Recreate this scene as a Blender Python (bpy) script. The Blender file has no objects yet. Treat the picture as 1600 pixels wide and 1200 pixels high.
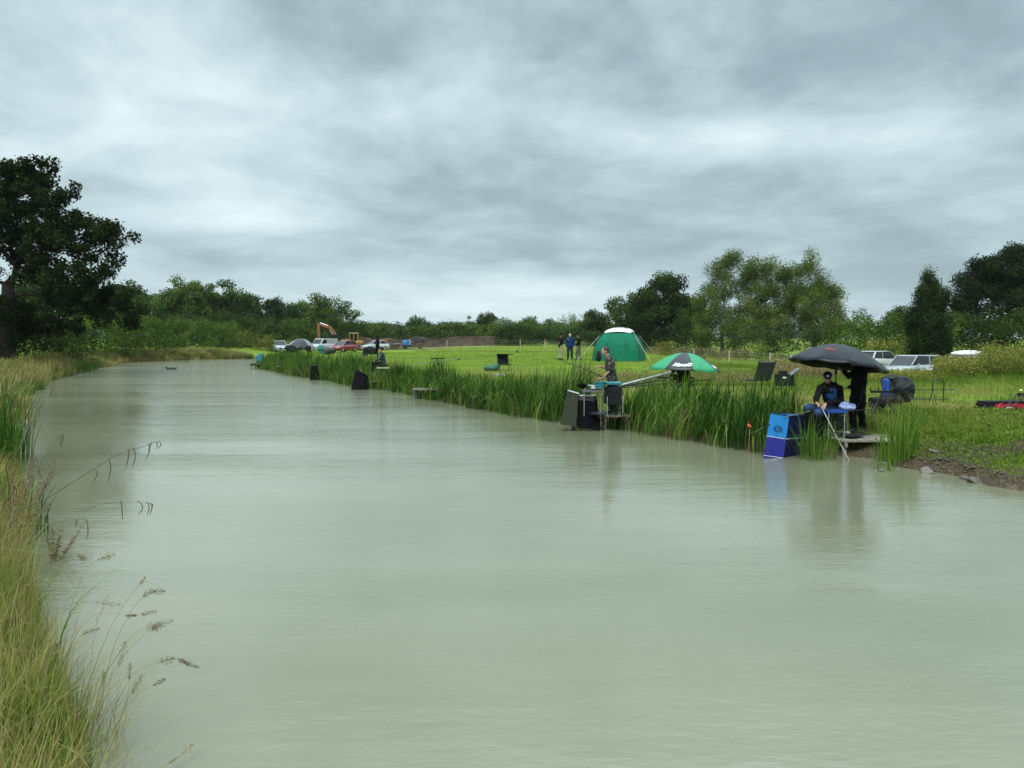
import bpy, bmesh, math, random
import numpy as np
from mathutils import Vector, Matrix, Euler
SC = bpy.context.scene
COL = SC.collection
R = math.radians
rng = np.random.default_rng(11)
random.seed(5)

# ------------------------------------------------------------------ camera
HZ, CAMZ, FPX = 528.0, 2.35, 1200.0
PITCH = math.atan((600 - HZ) / FPX)
cam_data = bpy.data.cameras.new('camera')
cam_data.sensor_width = 36.0
cam_data.lens = 36.0 * FPX / 1600.0
cam_data.clip_start = 0.05
cam_data.clip_end = 20000
cam = bpy.data.objects.new('camera', cam_data)
COL.objects.link(cam)
cam.location = (0, 0, CAMZ)
cam.rotation_euler = (math.pi / 2 - PITCH, 0, 0)
SC.camera = cam

# ------------------------------------------------------------------ render settings, exposure
SC.view_settings.view_transform = 'Standard'
SC.view_settings.look = 'None'
SC.view_settings.exposure = 1.0
SC.view_settings.gamma = 1.0
SC.view_settings.use_curve_mapping = False
SC.render.engine = 'CYCLES'
SC.cycles.use_denoising = True
SC.cycles.denoiser = 'OPENIMAGEDENOISE'
SC.cycles.denoising_input_passes = 'RGB_ALBEDO_NORMAL'
SC.cycles.max_bounces = 6
SC.cycles.diffuse_bounces = 2
SC.cycles.glossy_bounces = 2
SC.cycles.transmission_bounces = 3
SC.cycles.transparent_max_bounces = 8
SC.cycles.volume_bounces = 0
SC.cycles.caustics_reflective = False
SC.cycles.caustics_refractive = False

# ------------------------------------------------------------------ node helpers
class NT:
    def __init__(s, tree):
        s.t = tree; s.n = tree.nodes; s.l = tree.links
    def new(s, typ, **kw):
        n = s.n.new(typ)
        for k, v in kw.items():
            if k == 'inp':
                for a, b in v.items(): s.set(n, a, b)
            else: setattr(n, k, v)
        return n
    def set(s, n, a, b):
        if isinstance(b, bpy.types.NodeSocket): s.l.new(b, n.inputs[a])
        else: n.inputs[a].default_value = b
    def math(s, op, a, b=0.0, c=None, clamp=False):
        n = s.new('ShaderNodeMath', operation=op, use_clamp=clamp)
        s.set(n, 0, a); s.set(n, 1, b)
        if c is not None: s.set(n, 2, c)
        return n.outputs[0]
    def mix(s, f, a, b, blend='MIX'):
        n = s.new('ShaderNodeMix', data_type='RGBA', blend_type=blend)
        s.set(n, 0, f)
        s.set(n, 6, a if isinstance(a, bpy.types.NodeSocket) else (*a[:3], 1))
        s.set(n, 7, b if isinstance(b, bpy.types.NodeSocket) else (*b[:3], 1))
        return n.outputs[2]
    def noise(s, vec, scale, detail=4, rough=0.55, dim='3D', dist=0.0):
        n = s.new('ShaderNodeTexNoise', noise_dimensions=dim)
        if vec is not None: s.set(n, 'Vector', vec)
        s.set(n, 'Scale', scale); s.set(n, 'Detail', detail); s.set(n, 'Roughness', rough); s.set(n, 'Distortion', dist)
        return n.outputs['Fac']
    def ramp(s, fac, stops, interp='LINEAR'):
        n = s.new('ShaderNodeValToRGB'); s.set(n, 0, fac)
        cr = n.color_ramp; cr.interpolation = interp
        while len(cr.elements) > 1: cr.elements.remove(cr.elements[-1])
        cr.elements[0].position = stops[0][0]
        c = stops[0][1]; cr.elements[0].color = (*c, 1) if hasattr(c, '__len__') else (c, c, c, 1)
        for p, c in stops[1:]:
            e = cr.elements.new(p); e.color = (*c, 1) if hasattr(c, '__len__') else (c, c, c, 1)
        return n.outputs[0]
    def maprange(s, v, a, b, c=0.0, d=1.0, smooth=True):
        n = s.new('ShaderNodeMapRange', interpolation_type='SMOOTHSTEP' if smooth else 'LINEAR')
        for i, x in enumerate((v, a, b, c, d)): s.set(n, i, x)
        return n.outputs[0]

def new_mat(name):
    m = bpy.data.materials.new(name); m.use_nodes = True
    nt = NT(m.node_tree); nt.n.clear()
    out = nt.new('ShaderNodeOutputMaterial')
    return m, nt, out

# ------------------------------------------------------------------ world: overcast sky with layered cloud, over a Nishita sky
SUN_EL, SUN_AZ = R(52), R(-20)      # high soft sun behind the cloud, slightly behind the camera's left
world = bpy.data.worlds.new('World'); SC.world = world; world.use_nodes = True
w = NT(world.node_tree); w.n.clear()
wout = w.new('ShaderNodeOutputWorld')
sky = w.new('ShaderNodeTexSky', sky_type='NISHITA')
sky.sun_disc = False
sky.sun_elevation = SUN_EL; sky.sun_rotation = R(200)
bg1 = w.new('ShaderNodeBackground'); w.set(bg1, 'Color', sky.outputs[0]); w.set(bg1, 'Strength', 0.06)
tc = w.new('ShaderNodeTexCoord')
sep = w.new('ShaderNodeSeparateXYZ'); w.set(sep, 0, tc.outputs['Generated'])
X, Y, Z = sep.outputs
zc = w.math('MAXIMUM', Z, 0.0)
# layered cloud: lumps about 16 degrees wide that flatten towards the horizon
hl = w.math('SQRT', w.math('ADD', w.math('ADD', w.math('MULTIPLY', X, X), w.math('MULTIPLY', Y, Y)), 0.0004))
eld = w.math('MULTIPLY', w.math('ARCSINE', zc), 57.2958)
cv = w.new('ShaderNodeCombineXYZ'); w.set(cv, 0, w.math('MULTIPLY', w.math('DIVIDE', X, hl), 3.4)); w.set(cv, 1, w.math('MULTIPLY', w.math('DIVIDE', Y, hl), 3.4))
w.set(cv, 2, w.math('MULTIPLY', w.math('LOGARITHM', w.math('ADD', eld, 4.0), 2.71828), 2.4))
n1 = w.noise(cv.outputs[0], 1.15, 10, 0.54, dist=0.25)
n2 = w.noise(cv.outputs[0], 3.4, 10, 0.58, dist=0.5)
sepo = w.math('ADD', w.math('MULTIPLY', n1, 0.76), w.math('MULTIPLY', n2, 0.24))
# broad sheets: azimuth / elevation dependent thickness of the deck
el = w.math('MULTIPLY', w.math('ARCSINE', Z), 57.2958)
az = w.math('MULTIPLY', w.math('ARCTAN2', X, Y), 57.2958)
def blob(a0, e0, ra, re, amp):
    da = w.math('DIVIDE', w.math('SUBTRACT', az, a0), ra); de = w.math('DIVIDE', w.math('SUBTRACT', el, e0), re)
    q = w.math('ADD', w.math('MULTIPLY', da, da), w.math('MULTIPLY', de, de))
    return w.math('MULTIPLY', w.math('EXPONENT', w.math('MULTIPLY', q, -1.0)), amp)
wob = w.math('MULTIPLY', w.math('SUBTRACT', n2, 0.5), 9.0)
tot = w.math('ADD', w.math('MULTIPLY', w.math('SUBTRACT', sepo, 0.50), 0.98), 0.517)
SKYBLOBS = [(-27, 13, 16, 10, 0.10), (-10, 22, 16, 5, -0.06), (18, 19.5, 20, 3.5, -0.14), (9, 11.5, 12, 2.0, -0.07), (16, 14.3, 13, 1.6, 0.15), (-4, 8.5, 14, 2.6, -0.07),
            (0, 6.0, 25, 1.3, -0.10), (30, 8, 14, 4, -0.04), (2, 2.2, 11, 1.5, 0.24), (-28, 3, 14, 2.5, 0.05), (27, 13.0, 6, 1.5, 0.09), (10, 5.2, 22, 1.0, 0.04), (-16, 8, 6, 5, 0.06)]
for b in SKYBLOBS: tot = w.math('ADD', tot, blob(*b))
ccol = w.ramp(tot, [(0.26, (0.138, 0.182, 0.200)), (0.40, (0.178, 0.238, 0.262)), (0.50, (0.242, 0.308, 0.332)), (0.60, (0.302, 0.378, 0.400)), (0.72, (0.380, 0.455, 0.472)), (0.88, (0.50, 0.565, 0.57))])
# an overcast deck is about three times brighter overhead than at the horizon
zen = w.maprange(Z, 0.41, 0.74, 1.0, 3.3)
cm = w.new('ShaderNodeVectorMath', operation='SCALE'); w.set(cm, 0, ccol); w.set(cm, 'Scale', zen)
bg2 = w.new('ShaderNodeBackground'); w.set(bg2, 'Color', cm.outputs[0]); w.set(bg2, 'Strength', 1.0)
mx = w.new('ShaderNodeMixShader'); w.set(mx, 0, 0.94)
w.l.new(bg1.outputs[0], mx.inputs[1]); w.l.new(bg2.outputs[0], mx.inputs[2]); w.l.new(mx.outputs[0], wout.inputs[0])
world.cycles.sampling_method = 'MANUAL'; world.cycles.sample_map_resolution = 512

sun_d = bpy.data.lights.new('sun', 'SUN'); sun_d.energy = 1.4; sun_d.angle = R(24); sun_d.color = (1.0, 0.97, 0.9)
sun = bpy.data.objects.new('sun', sun_d); COL.objects.link(sun)
sun.rotation_euler = (R(90) - SUN_EL, 0, R(-20))

# ------------------------------------------------------------------ pixel -> place helpers
cp, sp_ = math.cos(PITCH), math.sin(PITCH)
def ray(px, py):
    a = (px - 800) / FPX; b = (600 - py) / FPX
    return Vector((a, cp + b * sp_, -sp_ + b * cp))
def at(px, py, z=0.0):
    d = ray(px, py); t = (z - CAMZ) / d.z
    return Vector((0, 0, CAMZ)) + d * t
def atd(px, py, y):
    d = ray(px, py); t = y / d.y
    return Vector((0, 0, CAMZ)) + d * t

# ------------------------------------------------------------------ pond outline
wpix = [(1600,768),(1530,752),(1480,741),(1440,735),(1395,728),(1360,716),(1300,712),(1200,708),(1100,692),(1000,675),(950,664),(880,658),(820,650),
        (740,636),(680,624),(640,614),(600,609),(560,604),(520,595),(480,590),(440,582),(405,574),(398,566),(396,560.5)]
lpix = [(330,561.5),(260,563.5),(200,566),(158,574),(120,583),(70,596),(38,618),(20,660),(20,700),(36,760),(44,830),(42,900),(58,960),(86,1050),(120,1130),(150,1200)]
pts = [(14.5, 3.0), (11.0, 7.5)] + [tuple(at(x, y)[:2]) for x, y in wpix] + [tuple(at(x, y)[:2]) for x, y in lpix] + [(-1.6, 2.8), (-0.6, 1.6), (1.5, 0.5), (5, -0.6), (10, -1.0), (14.5, 0.0)]
def catmull(P, n=5):
    P = [np.array(p, float) for p in P]; out = []
    for i in range(len(P)):
        a, b, c, d = P[i-1], P[i], P[(i+1) % len(P)], P[(i+2) % len(P)]
        for k in range(n):
            t = k / n
            out.append(0.5 * ((2*b) + (-a+c)*t + (2*a-5*b+4*c-d)*t*t + (-a+3*b-3*c+d)*t**3))
    return np.array(out)
POND = catmull(pts, 5)

def sdist(x, y):
    """signed distance to the pond outline, positive on land"""
    x = np.asarray(x, float).ravel(); y = np.asarray(y, float).ravel()
    best = np.full(x.shape, 1e18); inside = np.zeros(x.shape, bool)
    A = POND; B = np.roll(POND, -1, axis=0)
    for (ax, ay), (bx, by) in zip(A, B):
        dx, dy = bx-ax, by-ay
        t = np.clip(((x-ax)*dx + (y-ay)*dy) / (dx*dx+dy*dy+1e-12), 0, 1)
        best = np.minimum(best, (x-ax-t*dx)**2 + (y-ay-t*dy)**2)
        if dy != 0:
            c = ((ay > y) != (by > y)) & (x < (bx-ax)*(y-ay)/dy + ax)
            inside ^= c
    d = np.sqrt(best)
    return np.where(inside, -d, d)

def vnoise(x, y, seed=0):
    """smooth value noise"""
    xi = np.floor(x).astype(np.int64); yi = np.floor(y).astype(np.int64); fx = x-xi; fy = y-yi
    fx = fx*fx*(3-2*fx); fy = fy*fy*(3-2*fy)
    def h(a, b):
        n = (a*374761393 + b*668265263 + seed*974634777) & 0x7fffffff
        n = ((n ^ (n >> 13)) * 1274126177) & 0x7fffffff
        return ((n ^ (n >> 16)) & 0xffff) / 65535.0
    return (h(xi,yi)*(1-fx) + h(xi+1,yi)*fx)*(1-fy) + (h(xi,yi+1)*(1-fx) + h(xi+1,yi+1)*fx)*fy
def fbm(x, y, seed=0, o=4):
    s = 0; a = 0.5
    for i in range(o): s = s + a*vnoise(x*2**i, y*2**i, seed+i); a *= 0.5
    return s
def sstep(a, b, x):
    t = np.clip((x-a)/(b-a), 0, 1); return t*t*(3-2*t)

def height(x, y, d=None):
    x = np.asarray(x, float); y = np.asarray(y, float); shp = x.shape
    x = x.ravel(); y = y.ravel()
    if d is None: d = sdist(x, y)
    right = sstep(-1, 3, x - (-0.42*y + 9))           # the right bank's side of the pond
    open_bank = right * sstep(6.0, 7.0, x) * (1 - sstep(16.5, 21, y))   # low muddy bank with no reeds
    field = 0.70 + 0.16*sstep(30, 52, y)*np.exp(-((x-3)/22)**2) + 0.12*(fbm(x*0.12, y*0.12, 3)-0.5)
    rise = 0.30*sstep(0, 0.35, d) + 0.70*sstep(0.2, 2.4, d)
    rise_o = 0.28*sstep(0, 0.22, d) + 0.72*sstep(0.3, 3.4, d)
    land = field*(rise*(1-open_bank) + rise_o*open_bank)
    land += (fbm(x*1.3, y*1.3, 9)-0.47)*0.14*sstep(0.1, 1.2, d)*(1-0.6*sstep(25, 50, y))
    land += open_bank*(fbm(x*3.1, y*3.1, 21)-0.47)*0.22*sstep(0.05, 0.4, d)*(1-sstep(3, 5, d))
    bed = -0.25 - 0.6*sstep(0, 2, -d)
    land = np.where(d < 0, bed*sstep(0, 0.35, -d) - 0.02, land)
    # lower ground used as a car park beyond the rough grass on the right, and behind the fence
    dip = sstep(34, 41, y + 0.0*x) * sstep(11.5, 17, x - 0.02*y) * (1 - sstep(150, 220, y))
    land = land - 0.95*dip*(d > 6)
    # track and machines' yard, far left of the field
    # rolling rough ground right of the near field
    land += 0.12*np.exp(-((x-17)/5)**2 - ((y-27)/4)**2)
    # hedge side ground on the far left
    land += 0.25*sstep(3, 12, d)*sstep(10, 30, -x)*(1-sstep(90, 140, y))*(1-sstep(60, 75, y)*sstep(-34, -30, x))
    land -= 0.25*sstep(78, 95, y)*sstep(-34, -28, x)*(1-sstep(-14, -8, x))
    return land.reshape(shp)
def hz(x, y): return float(height(np.array([x]), np.array([y]))[0])
def G(px, y, dz=0.0):
    """point on the ground at picture column px and depth y"""
    x = (px-800)/FPX*(y*cp)
    for _ in range(2):
        z = hz(x, y); x = (px-800)/FPX*(y*cp + (CAMZ-z)*sp_)
    return Vector((x, y, z+dz))
# pixel scale at depth y: metres per source pixel
def mpp(y): return y/FPX

# ------------------------------------------------------------------ object helpers
def link(o, parent=None):
    COL.objects.link(o)
    if parent is not None: o.parent = parent
    return o
def tag(o, label=None, cat=None, group=None, kind=None):
    if label: o['label'] = label
    if cat: o['category'] = cat
    if group: o['group'] = group
    if kind: o['kind'] = kind
    return o
def thing(name, label, cat, loc=(0, 0, 0), rz=0.0, group=None, scale=1.0):
    o = bpy.data.objects.new(name, None); o.location = loc; o.rotation_euler = (0, 0, rz); o.scale = (scale,)*3
    o.empty_display_size = 0.2
    link(o); return tag(o, label, cat, group)
def np_mesh(name, V, F, m, parent=None, attrs=None, smooth=False):
    """V (N,3), F (M,k) uniform polygons"""
    V = np.asarray(V, np.float32); F = np.asarray(F, np.int32); k = F.shape[1]
    me = bpy.data.meshes.new(name)
    me.vertices.add(len(V)); me.vertices.foreach_set('co', V.ravel())
    me.loops.add(F.size); me.loops.foreach_set('vertex_index', F.ravel())
    me.polygons.add(len(F)); me.polygons.foreach_set('loop_start', np.arange(0, F.size, k, dtype=np.int32))
    me.polygons.foreach_set('loop_total', np.full(len(F), k, np.int32))
    if smooth: me.polygons.foreach_set('use_smooth', np.ones(len(F), bool))
    for an, av in (attrs or {}).items():
        a = me.attributes.new(an, 'FLOAT', 'POINT'); a.data.foreach_set('value', np.asarray(av, np.float32))
    me.update(); me.validate()
    if m is not None: me.materials.append(m)
    return link(bpy.data.objects.new(name, me), parent)

class MB:
    def __init__(s): s.v = []; s.f = []; s.mi = []
    def add(s, V, F, mi=0):
        b = len(s.v); s.v += [tuple(p) for p in V]; s.f += [tuple(b+i for i in f) for f in F]; s.mi += [mi]*len(F); return s
    def box(s, c, size, rot=None, mi=0, taper=1.0):
        hx, hy, hz_ = [q/2 for q in size]; V = []
        for z in (-1, 1):
            k = taper if z > 0 else 1
            for x, y in ((-1,-1),(1,-1),(1,1),(-1,1)): V.append(Vector((x*hx*k, y*hy*k, z*hz_)))
        if rot is not None:
            M = Euler(rot).to_matrix() if not isinstance(rot, Matrix) else rot
            V = [M @ p for p in V]
        V = [p + Vector(c) for p in V]
        return s.add(V, [(3,2,1,0),(4,5,6,7),(0,1,5,4),(1,2,6,5),(2,3,7,6),(3,0,4,7)], mi)
    def beam(s, a, b, w_, h_, mi=0):
        a = Vector(a); b = Vector(b); d = (b-a); L = d.length
        q = d.to_track_quat('X', 'Z').to_matrix()
        return s.box((a+b)/2, (L, w_, h_), q, mi)
    def tube(s, P, r, n=8, mi=0, caps=True):
        P = [Vector(p) for p in P]
        if not hasattr(r, '__len__'): r = [r]*len(P)
        V = []; up = Vector((0, 0, 1)); prev = None
        for i, p in enumerate(P):
            t = (P[min(i+1, len(P)-1)] - P[max(i-1, 0)])
            t = t.normalized() if t.length > 1e-9 else Vector((0,0,1))
            if prev is None:
                a = t.cross(up)
                if a.length < 1e-3: a = t.cross(Vector((1,0,0)))
            else: a = prev - t*prev.dot(t)
            if a.length < 1e-6: a = t.orthogonal()
            a.normalize(); prev = a; c = t.cross(a)
            for k in range(n):
                q = 2*math.pi*k/n; V.append(p + (a*math.cos(q) + c*math.sin(q))*r[i])
        F = []
        for i in range(len(P)-1):
            for k in range(n):
                k2 = (k+1) % n; F.append((i*n+k, i*n+k2, (i+1)*n+k2, (i+1)*n+k))
        if caps: F += [tuple(range(n))[::-1], tuple((len(P)-1)*n+k for k in range(n))]
        return s.add(V, F, mi)
    def ell(s, c, r, n=12, m=8, rot=None, mi=0, zmin=-1.0):
        V = []; F = []
        for j in range(m+1):
            ph = -math.pi/2 + math.pi*j/m
            for i in range(n):
                th = 2*math.pi*i/n
                p = Vector((math.cos(ph)*math.cos(th)*r[0], math.cos(ph)*math.sin(th)*r[1], max(math.sin(ph), zmin)*r[2]))
                if rot is not None: p = Euler(rot).to_matrix() @ p
                V.append(p + Vector(c))
        for j in range(m):
            for i in range(n):
                F.append((j*n+i, j*n+(i+1) % n, (j+1)*n+(i+1) % n, (j+1)*n+i))
        return s.add(V, F, mi)
    def prism(s, poly, axis, a, b, mi=0, taper_b=1.0, ctr=None):
        """poly of 2D points extruded from a to b along axis ('x': poly=(y,z); 'y': (x,z); 'z': (x,y))"""
        V = []; n = len(poly)
        if ctr is None: ctr = (sum(p[0] for p in poly)/n, sum(p[1] for p in poly)/n)
        for q, k in ((a, 1.0), (b, taper_b)):
            for p0, p1 in poly:
                p0 = ctr[0] + (p0-ctr[0])*k; p1 = ctr[1] + (p1-ctr[1])*k
                V.append({'x': (q, p0, p1), 'y': (p0, q, p1), 'z': (p0, p1, q)}[axis])
        F = [tuple(range(n))[::-1], tuple(range(n, 2*n))] + [(i, (i+1) % n, n+(i+1) % n, n+i) for i in range(n)]
        return s.add(V, F, mi)
    def build(s, name, m, parent=None, bevel=0.0, smooth=False, label=None, fix=True):
        me = bpy.data.meshes.new(name); me.from_pydata(s.v, [], s.f)
        for mm in (m if isinstance(m, (list, tuple)) else [m]): me.materials.append(mm)
        if any(s.mi): me.polygons.foreach_set('material_index', s.mi)
        if fix:
            bm = bmesh.new(); bm.from_mesh(me); bmesh.ops.recalc_face_normals(bm, faces=bm.faces); bm.to_mesh(me); bm.free()
        if smooth: me.polygons.foreach_set('use_smooth', [True]*len(me.polygons))
        me.update()
        o = link(bpy.data.objects.new(name, me), parent)
        if bevel:
            b = o.modifiers.new('b', 'BEVEL'); b.width = bevel; b.segments = 2; b.limit_method = 'ANGLE'; b.angle_limit = R(40)
        if label: o['label'] = label
        return o
def arc(a, b, sag, n=8):
    a = Vector(a); b = Vector(b)
    return [a.lerp(b, i/n) + Vector((0, 0, -4*sag*(i/n)*(1-i/n))) for i in range(n+1)]
def curve_pts(P, n=6):
    P = [Vector(p) for p in P]; out = []
    Q = [P[0]*2-P[1]] + P + [P[-1]*2-P[-2]]
    for i in range(1, len(Q)-2):
        a, b, c, d = Q[i-1:i+3]
        for k in range(n):
            t = k/n; out.append(0.5*((2*b) + (-a+c)*t + (2*a-5*b+4*c-d)*t*t + (-a+3*b-3*c+d)*t**3))
    out.append(P[-1]); return out

# ------------------------------------------------------------------ plain materials with wear
_mc = {}
def M(name, col, rough=0.6, metal=0.0, var=0.18, scale=6.0, bump=0.0, spec=0.5, bscale=30.0, coat=0.0):
    if name in _mc: return _mc[name]
    m, nt, out = new_mat(name)
    b = nt.new('ShaderNodeBsdfPrincipled'); tc = nt.new('ShaderNodeTexCoord')
    f = nt.noise(tc.outputs['Object'], scale, 5, 0.6)
    c = nt.mix(nt.maprange(f, 0.3, 0.7), [q*(1-var) for q in col], [min(1, q*(1+var)) for q in col])
    nt.set(b, 'Base Color', c); nt.set(b, 'Metallic', metal); nt.set(b, 'Specular IOR Level', spec)
    nt.set(b, 'Roughness', nt.maprange(f, 0.2, 0.8, max(0.03, rough-0.1), min(1, rough+0.1)))
    if coat: nt.set(b, 'Coat Weight', coat)
    if bump:
        bp = nt.new('ShaderNodeBump'); nt.set(bp, 'Strength', bump); nt.set(bp, 'Distance', 0.02)
        nt.set(bp, 'Height', nt.noise(tc.outputs['Object'], bscale, 4, 0.6)); nt.set(b, 'Normal', bp.outputs[0])
    nt.l.new(b.outputs[0], out.inputs[0]); _mc[name] = m; return m
def leaf_mat(name, stops, rough=0.6, trans=0.25, spec=0.05):
    """foliage: colour varies with the per-leaf attribute 'v'"""
    if name in _mc: return _mc[name]
    m, nt, out = new_mat(name)
    a = nt.new('ShaderNodeAttribute', attribute_name='v')
    c = nt.ramp(a.outputs['Fac'], stops)
    b = nt.new('ShaderNodeBsdfPrincipled'); nt.set(b, 'Base Color', c); nt.set(b, 'Roughness', rough); nt.set(b, 'Specular IOR Level', spec)
    t = nt.new('ShaderNodeBsdfTranslucent'); nt.set(t, 'Color', c)
    mx = nt.new('ShaderNodeMixShader'); nt.set(mx, 0, trans)
    nt.l.new(b.outputs[0], mx.inputs[1]); nt.l.new(t.outputs[0], mx.inputs[2]); nt.l.new(mx.outputs[0], out.inputs[0])
    _mc[name] = m; return m
# ================================================================== SETTING: ground, water, hills
def axis(segs):
    out = [segs[0][0]]
    for a, b, st0, st1 in segs:
        x = a; n = 0
        while x < b - 1e-6:
            st = st0 + (st1-st0)*(x-a)/(b-a); x = min(b, x+st); out.append(x)
    return np.array(out)
gx_ = axis([(-4000, -600, 500, 200), (-600, -100, 120, 8), (-100, -35, 4, 1.0), (-35, -1, 0.5, 0.4), (-1, 7.4, 0.4, 0.3), (7.4, 13, 0.13, 0.13), (13, 30, 0.4, 0.8), (30, 100, 1.2, 5), (100, 600, 6, 100), (600, 4000, 200, 500)])
gy_ = axis([(-600, -20, 150, 10), (-20, 2, 3, 0.5), (2, 10, 0.35, 0.3), (10, 17, 0.13, 0.13), (17, 40, 0.25, 0.45), (40, 95, 0.5, 1.2), (95, 250, 2, 8), (250, 5000, 20, 500)])
GX, GY = np.meshgrid(gx_, gy_); fx, fy = GX.ravel(), GY.ravel()
gd = sdist(fx, fy); gz = height(fx, fy, gd)
nx, ny = len(gx_), len(gy_)
ii = (np.arange(ny-1)[:, None]*nx + np.arange(nx-1)[None, :]).ravel()
GF = np.stack([ii, ii+1, ii+1+nx, ii+nx], 1)
rightb = sstep(6.0, 7.0, fx)*(1-sstep(16.5, 19.5, fy))
patch = fbm(fx*1.1, fy*1.1, 33)
mud = np.clip((1-sstep(0.25, 0.8, gd))*1.0 + rightb*(1-sstep(0.3, 1.5, gd + (patch-0.5)*5.0))*0.7, 0, 1)
mud = np.where(fx < -0.2-0.3*fy, (1-sstep(0.0, 0.2, gd))*1.0, mud)
mud = np.where(gd < 0, 1.0, mud)
mud = np.maximum(mud, rightb*np.exp(-((gd-3.6)/0.9)**2)*sstep(0.45, 0.6, patch)*0.8)
dry = np.clip(np.exp(-((gd-4.2)/1.6)**2)*sstep(-4, 4, fx)*0.75*sstep(0.3, 0.6, fbm(fx*0.8, fy*0.8, 41)) + np.exp(-((fy-26)/9)**2)*np.exp(-((fx-6)/12)**2)*0.55 + sstep(0.5, 0.7, fbm(fx*0.25, fy*0.25, 40))*0.35 + sstep(14, 18, fx)*sstep(28, 36, fy)*0.3, 0, 1)
m, nt, out = new_mat('ground')
am = nt.new('ShaderNodeAttribute', attribute_name='mud').outputs['Fac']; ad = nt.new('ShaderNodeAttribute', attribute_name='dry').outputs['Fac']
tc = nt.new('ShaderNodeTexCoord'); ob = tc.outputs['Object']
nA = nt.noise(ob, 0.25, 5, 0.6); nB = nt.noise(ob, 3.5, 6, 0.7); nC = nt.noise(ob, 28, 4, 0.7)
st = nt.new('ShaderNodeMapping'); nt.set(st, 'Vector', ob); nt.set(st, 'Scale', (0.05, 0.55, 1)); nt.set(st, 'Rotation', (0, 0, R(6)))
nS = nt.noise(st.outputs[0], 1.0, 4, 0.55)
g = nt.mix(nt.maprange(nB, 0.35, 0.68), (0.080, 0.150, 0.010), (0.175, 0.270, 0.020))
g = nt.mix(nt.maprange(nS, 0.42, 0.62, 0, 0.6), g, (0.21, 0.30, 0.028))
g = nt.mix(nt.maprange(nA, 0.45, 0.7, 0, 0.45), g, (0.11, 0.175, 0.018))
g = nt.mix(nt.math('MULTIPLY', ad, nt.maprange(nB, 0.3, 0.6)), g, (0.235, 0.225, 0.075))
md = nt.mix(nt.maprange(nC, 0.35, 0.65), (0.052, 0.041, 0.026), (0.150, 0.118, 0.078))
md = nt.mix(nt.maprange(nB, 0.55, 0.7), md, (0.21, 0.18, 0.125))
c = nt.mix(nt.maprange(nt.math('ADD', am, nt.math('MULTIPLY', nt.math('SUBTRACT', nB, 0.5), 0.6)), 0.35, 0.6), g, md)
b = nt.new('ShaderNodeBsdfPrincipled'); nt.set(b, 'Base Color', c); nt.set(b, 'Roughness', 0.9); nt.set(b, 'Specular IOR Level', 0.08)
bp = nt.new('ShaderNodeBump'); nt.set(bp, 'Strength', 0.9); nt.set(bp, 'Distance', 0.06); nt.set(bp, 'Height', nt.math('ADD', nC, nt.math('MULTIPLY', nB, 2))); nt.set(b, 'Normal', bp.outputs[0])
nt.l.new(b.outputs[0], out.inputs[0]); MAT_GROUND = m
ground = np_mesh('ground', np.stack([fx, fy, gz], 1), GF, m, attrs={'mud': mud, 'dry': dry}, smooth=True)
tag(ground, kind='structure')

# water: murky green-grey pond, wind ripples and rain-pocked surface
m, nt, out = new_mat('pond_water')
tc = nt.new('ShaderNodeTexCoord'); ob = tc.outputs['Object']
def mapped(scale, rot=0.0, loc=(0, 0, 0)):
    q = nt.new('ShaderNodeMapping'); nt.set(q, 'Vector', ob); nt.set(q, 'Scale', scale); nt.set(q, 'Rotation', (0, 0, rot)); nt.set(q, 'Location', loc); return q.outputs[0]
r1 = nt.noise(mapped((0.35, 1.35, 1), R(7)), 2.4, 4, 0.6, dist=0.3)
r2 = nt.noise(mapped((0.8, 2.0, 1), R(-6)), 6.5, 4, 0.6)
r3 = nt.noise(mapped((1, 1, 1)), 38, 2, 0.5)
calm = nt.noise(mapped((0.05, 0.28, 1), R(5)), 1.0, 4, 0.6)
amp = nt.maprange(calm, 0.38, 0.66, 0.35, 1.25)
vo = nt.new('ShaderNodeTexVoronoi', feature='F1'); nt.set(vo, 'Vector', ob); nt.set(vo, 'Scale', 1.1)
dd = vo.outputs['Distance']
ring = nt.math('MULTIPLY', nt.math('SINE', nt.math('MULTIPLY', dd, 160)), nt.maprange(dd, 0.03, 0.11, 1, 0))
wsep = nt.new('ShaderNodeSeparateXYZ'); nt.set(wsep, 0, ob)
nearw = nt.math('ADD', nt.maprange(wsep.outputs[1], 5, 22, 0.55, 0.9), nt.maprange(wsep.outputs[1], 18, 55, 0.0, 3.2))
h = nt.math('MULTIPLY', nt.math('ADD', nt.math('MULTIPLY', r1, 1.0), nt.math('ADD', nt.math('MULTIPLY', r2, 0.70), nt.math('MULTIPLY', r3, 0.08))), nt.math('MULTIPLY', amp, nearw))
h = nt.math('ADD', h, nt.math('MULTIPLY', ring, 0.015))
bp = nt.new('ShaderNodeBump'); nt.set(bp, 'Strength', 1.0); nt.set(bp, 'Distance', 0.0125); nt.set(bp, 'Height', h)
tb = nt.noise(mapped((0.12, 0.3, 1)), 1.0, 4, 0.6)
c = nt.mix(nt.maprange(tb, 0.35, 0.65), (0.160, 0.167, 0.104), (0.190, 0.196, 0.128))
b = nt.new('ShaderNodeBsdfPrincipled'); nt.set(b, 'Base Color', c); nt.set(b, 'Roughness', 0.07); nt.set(b, 'IOR', 1.95); nt.set(b, 'Specular IOR Level', 0.5)
nt.set(b, 'Normal', bp.outputs[0]); nt.l.new(b.outputs[0], out.inputs[0])
me = bpy.data.meshes.new('water')
bm = bmesh.new()
nP = len(POND); ring_v = []
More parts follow.
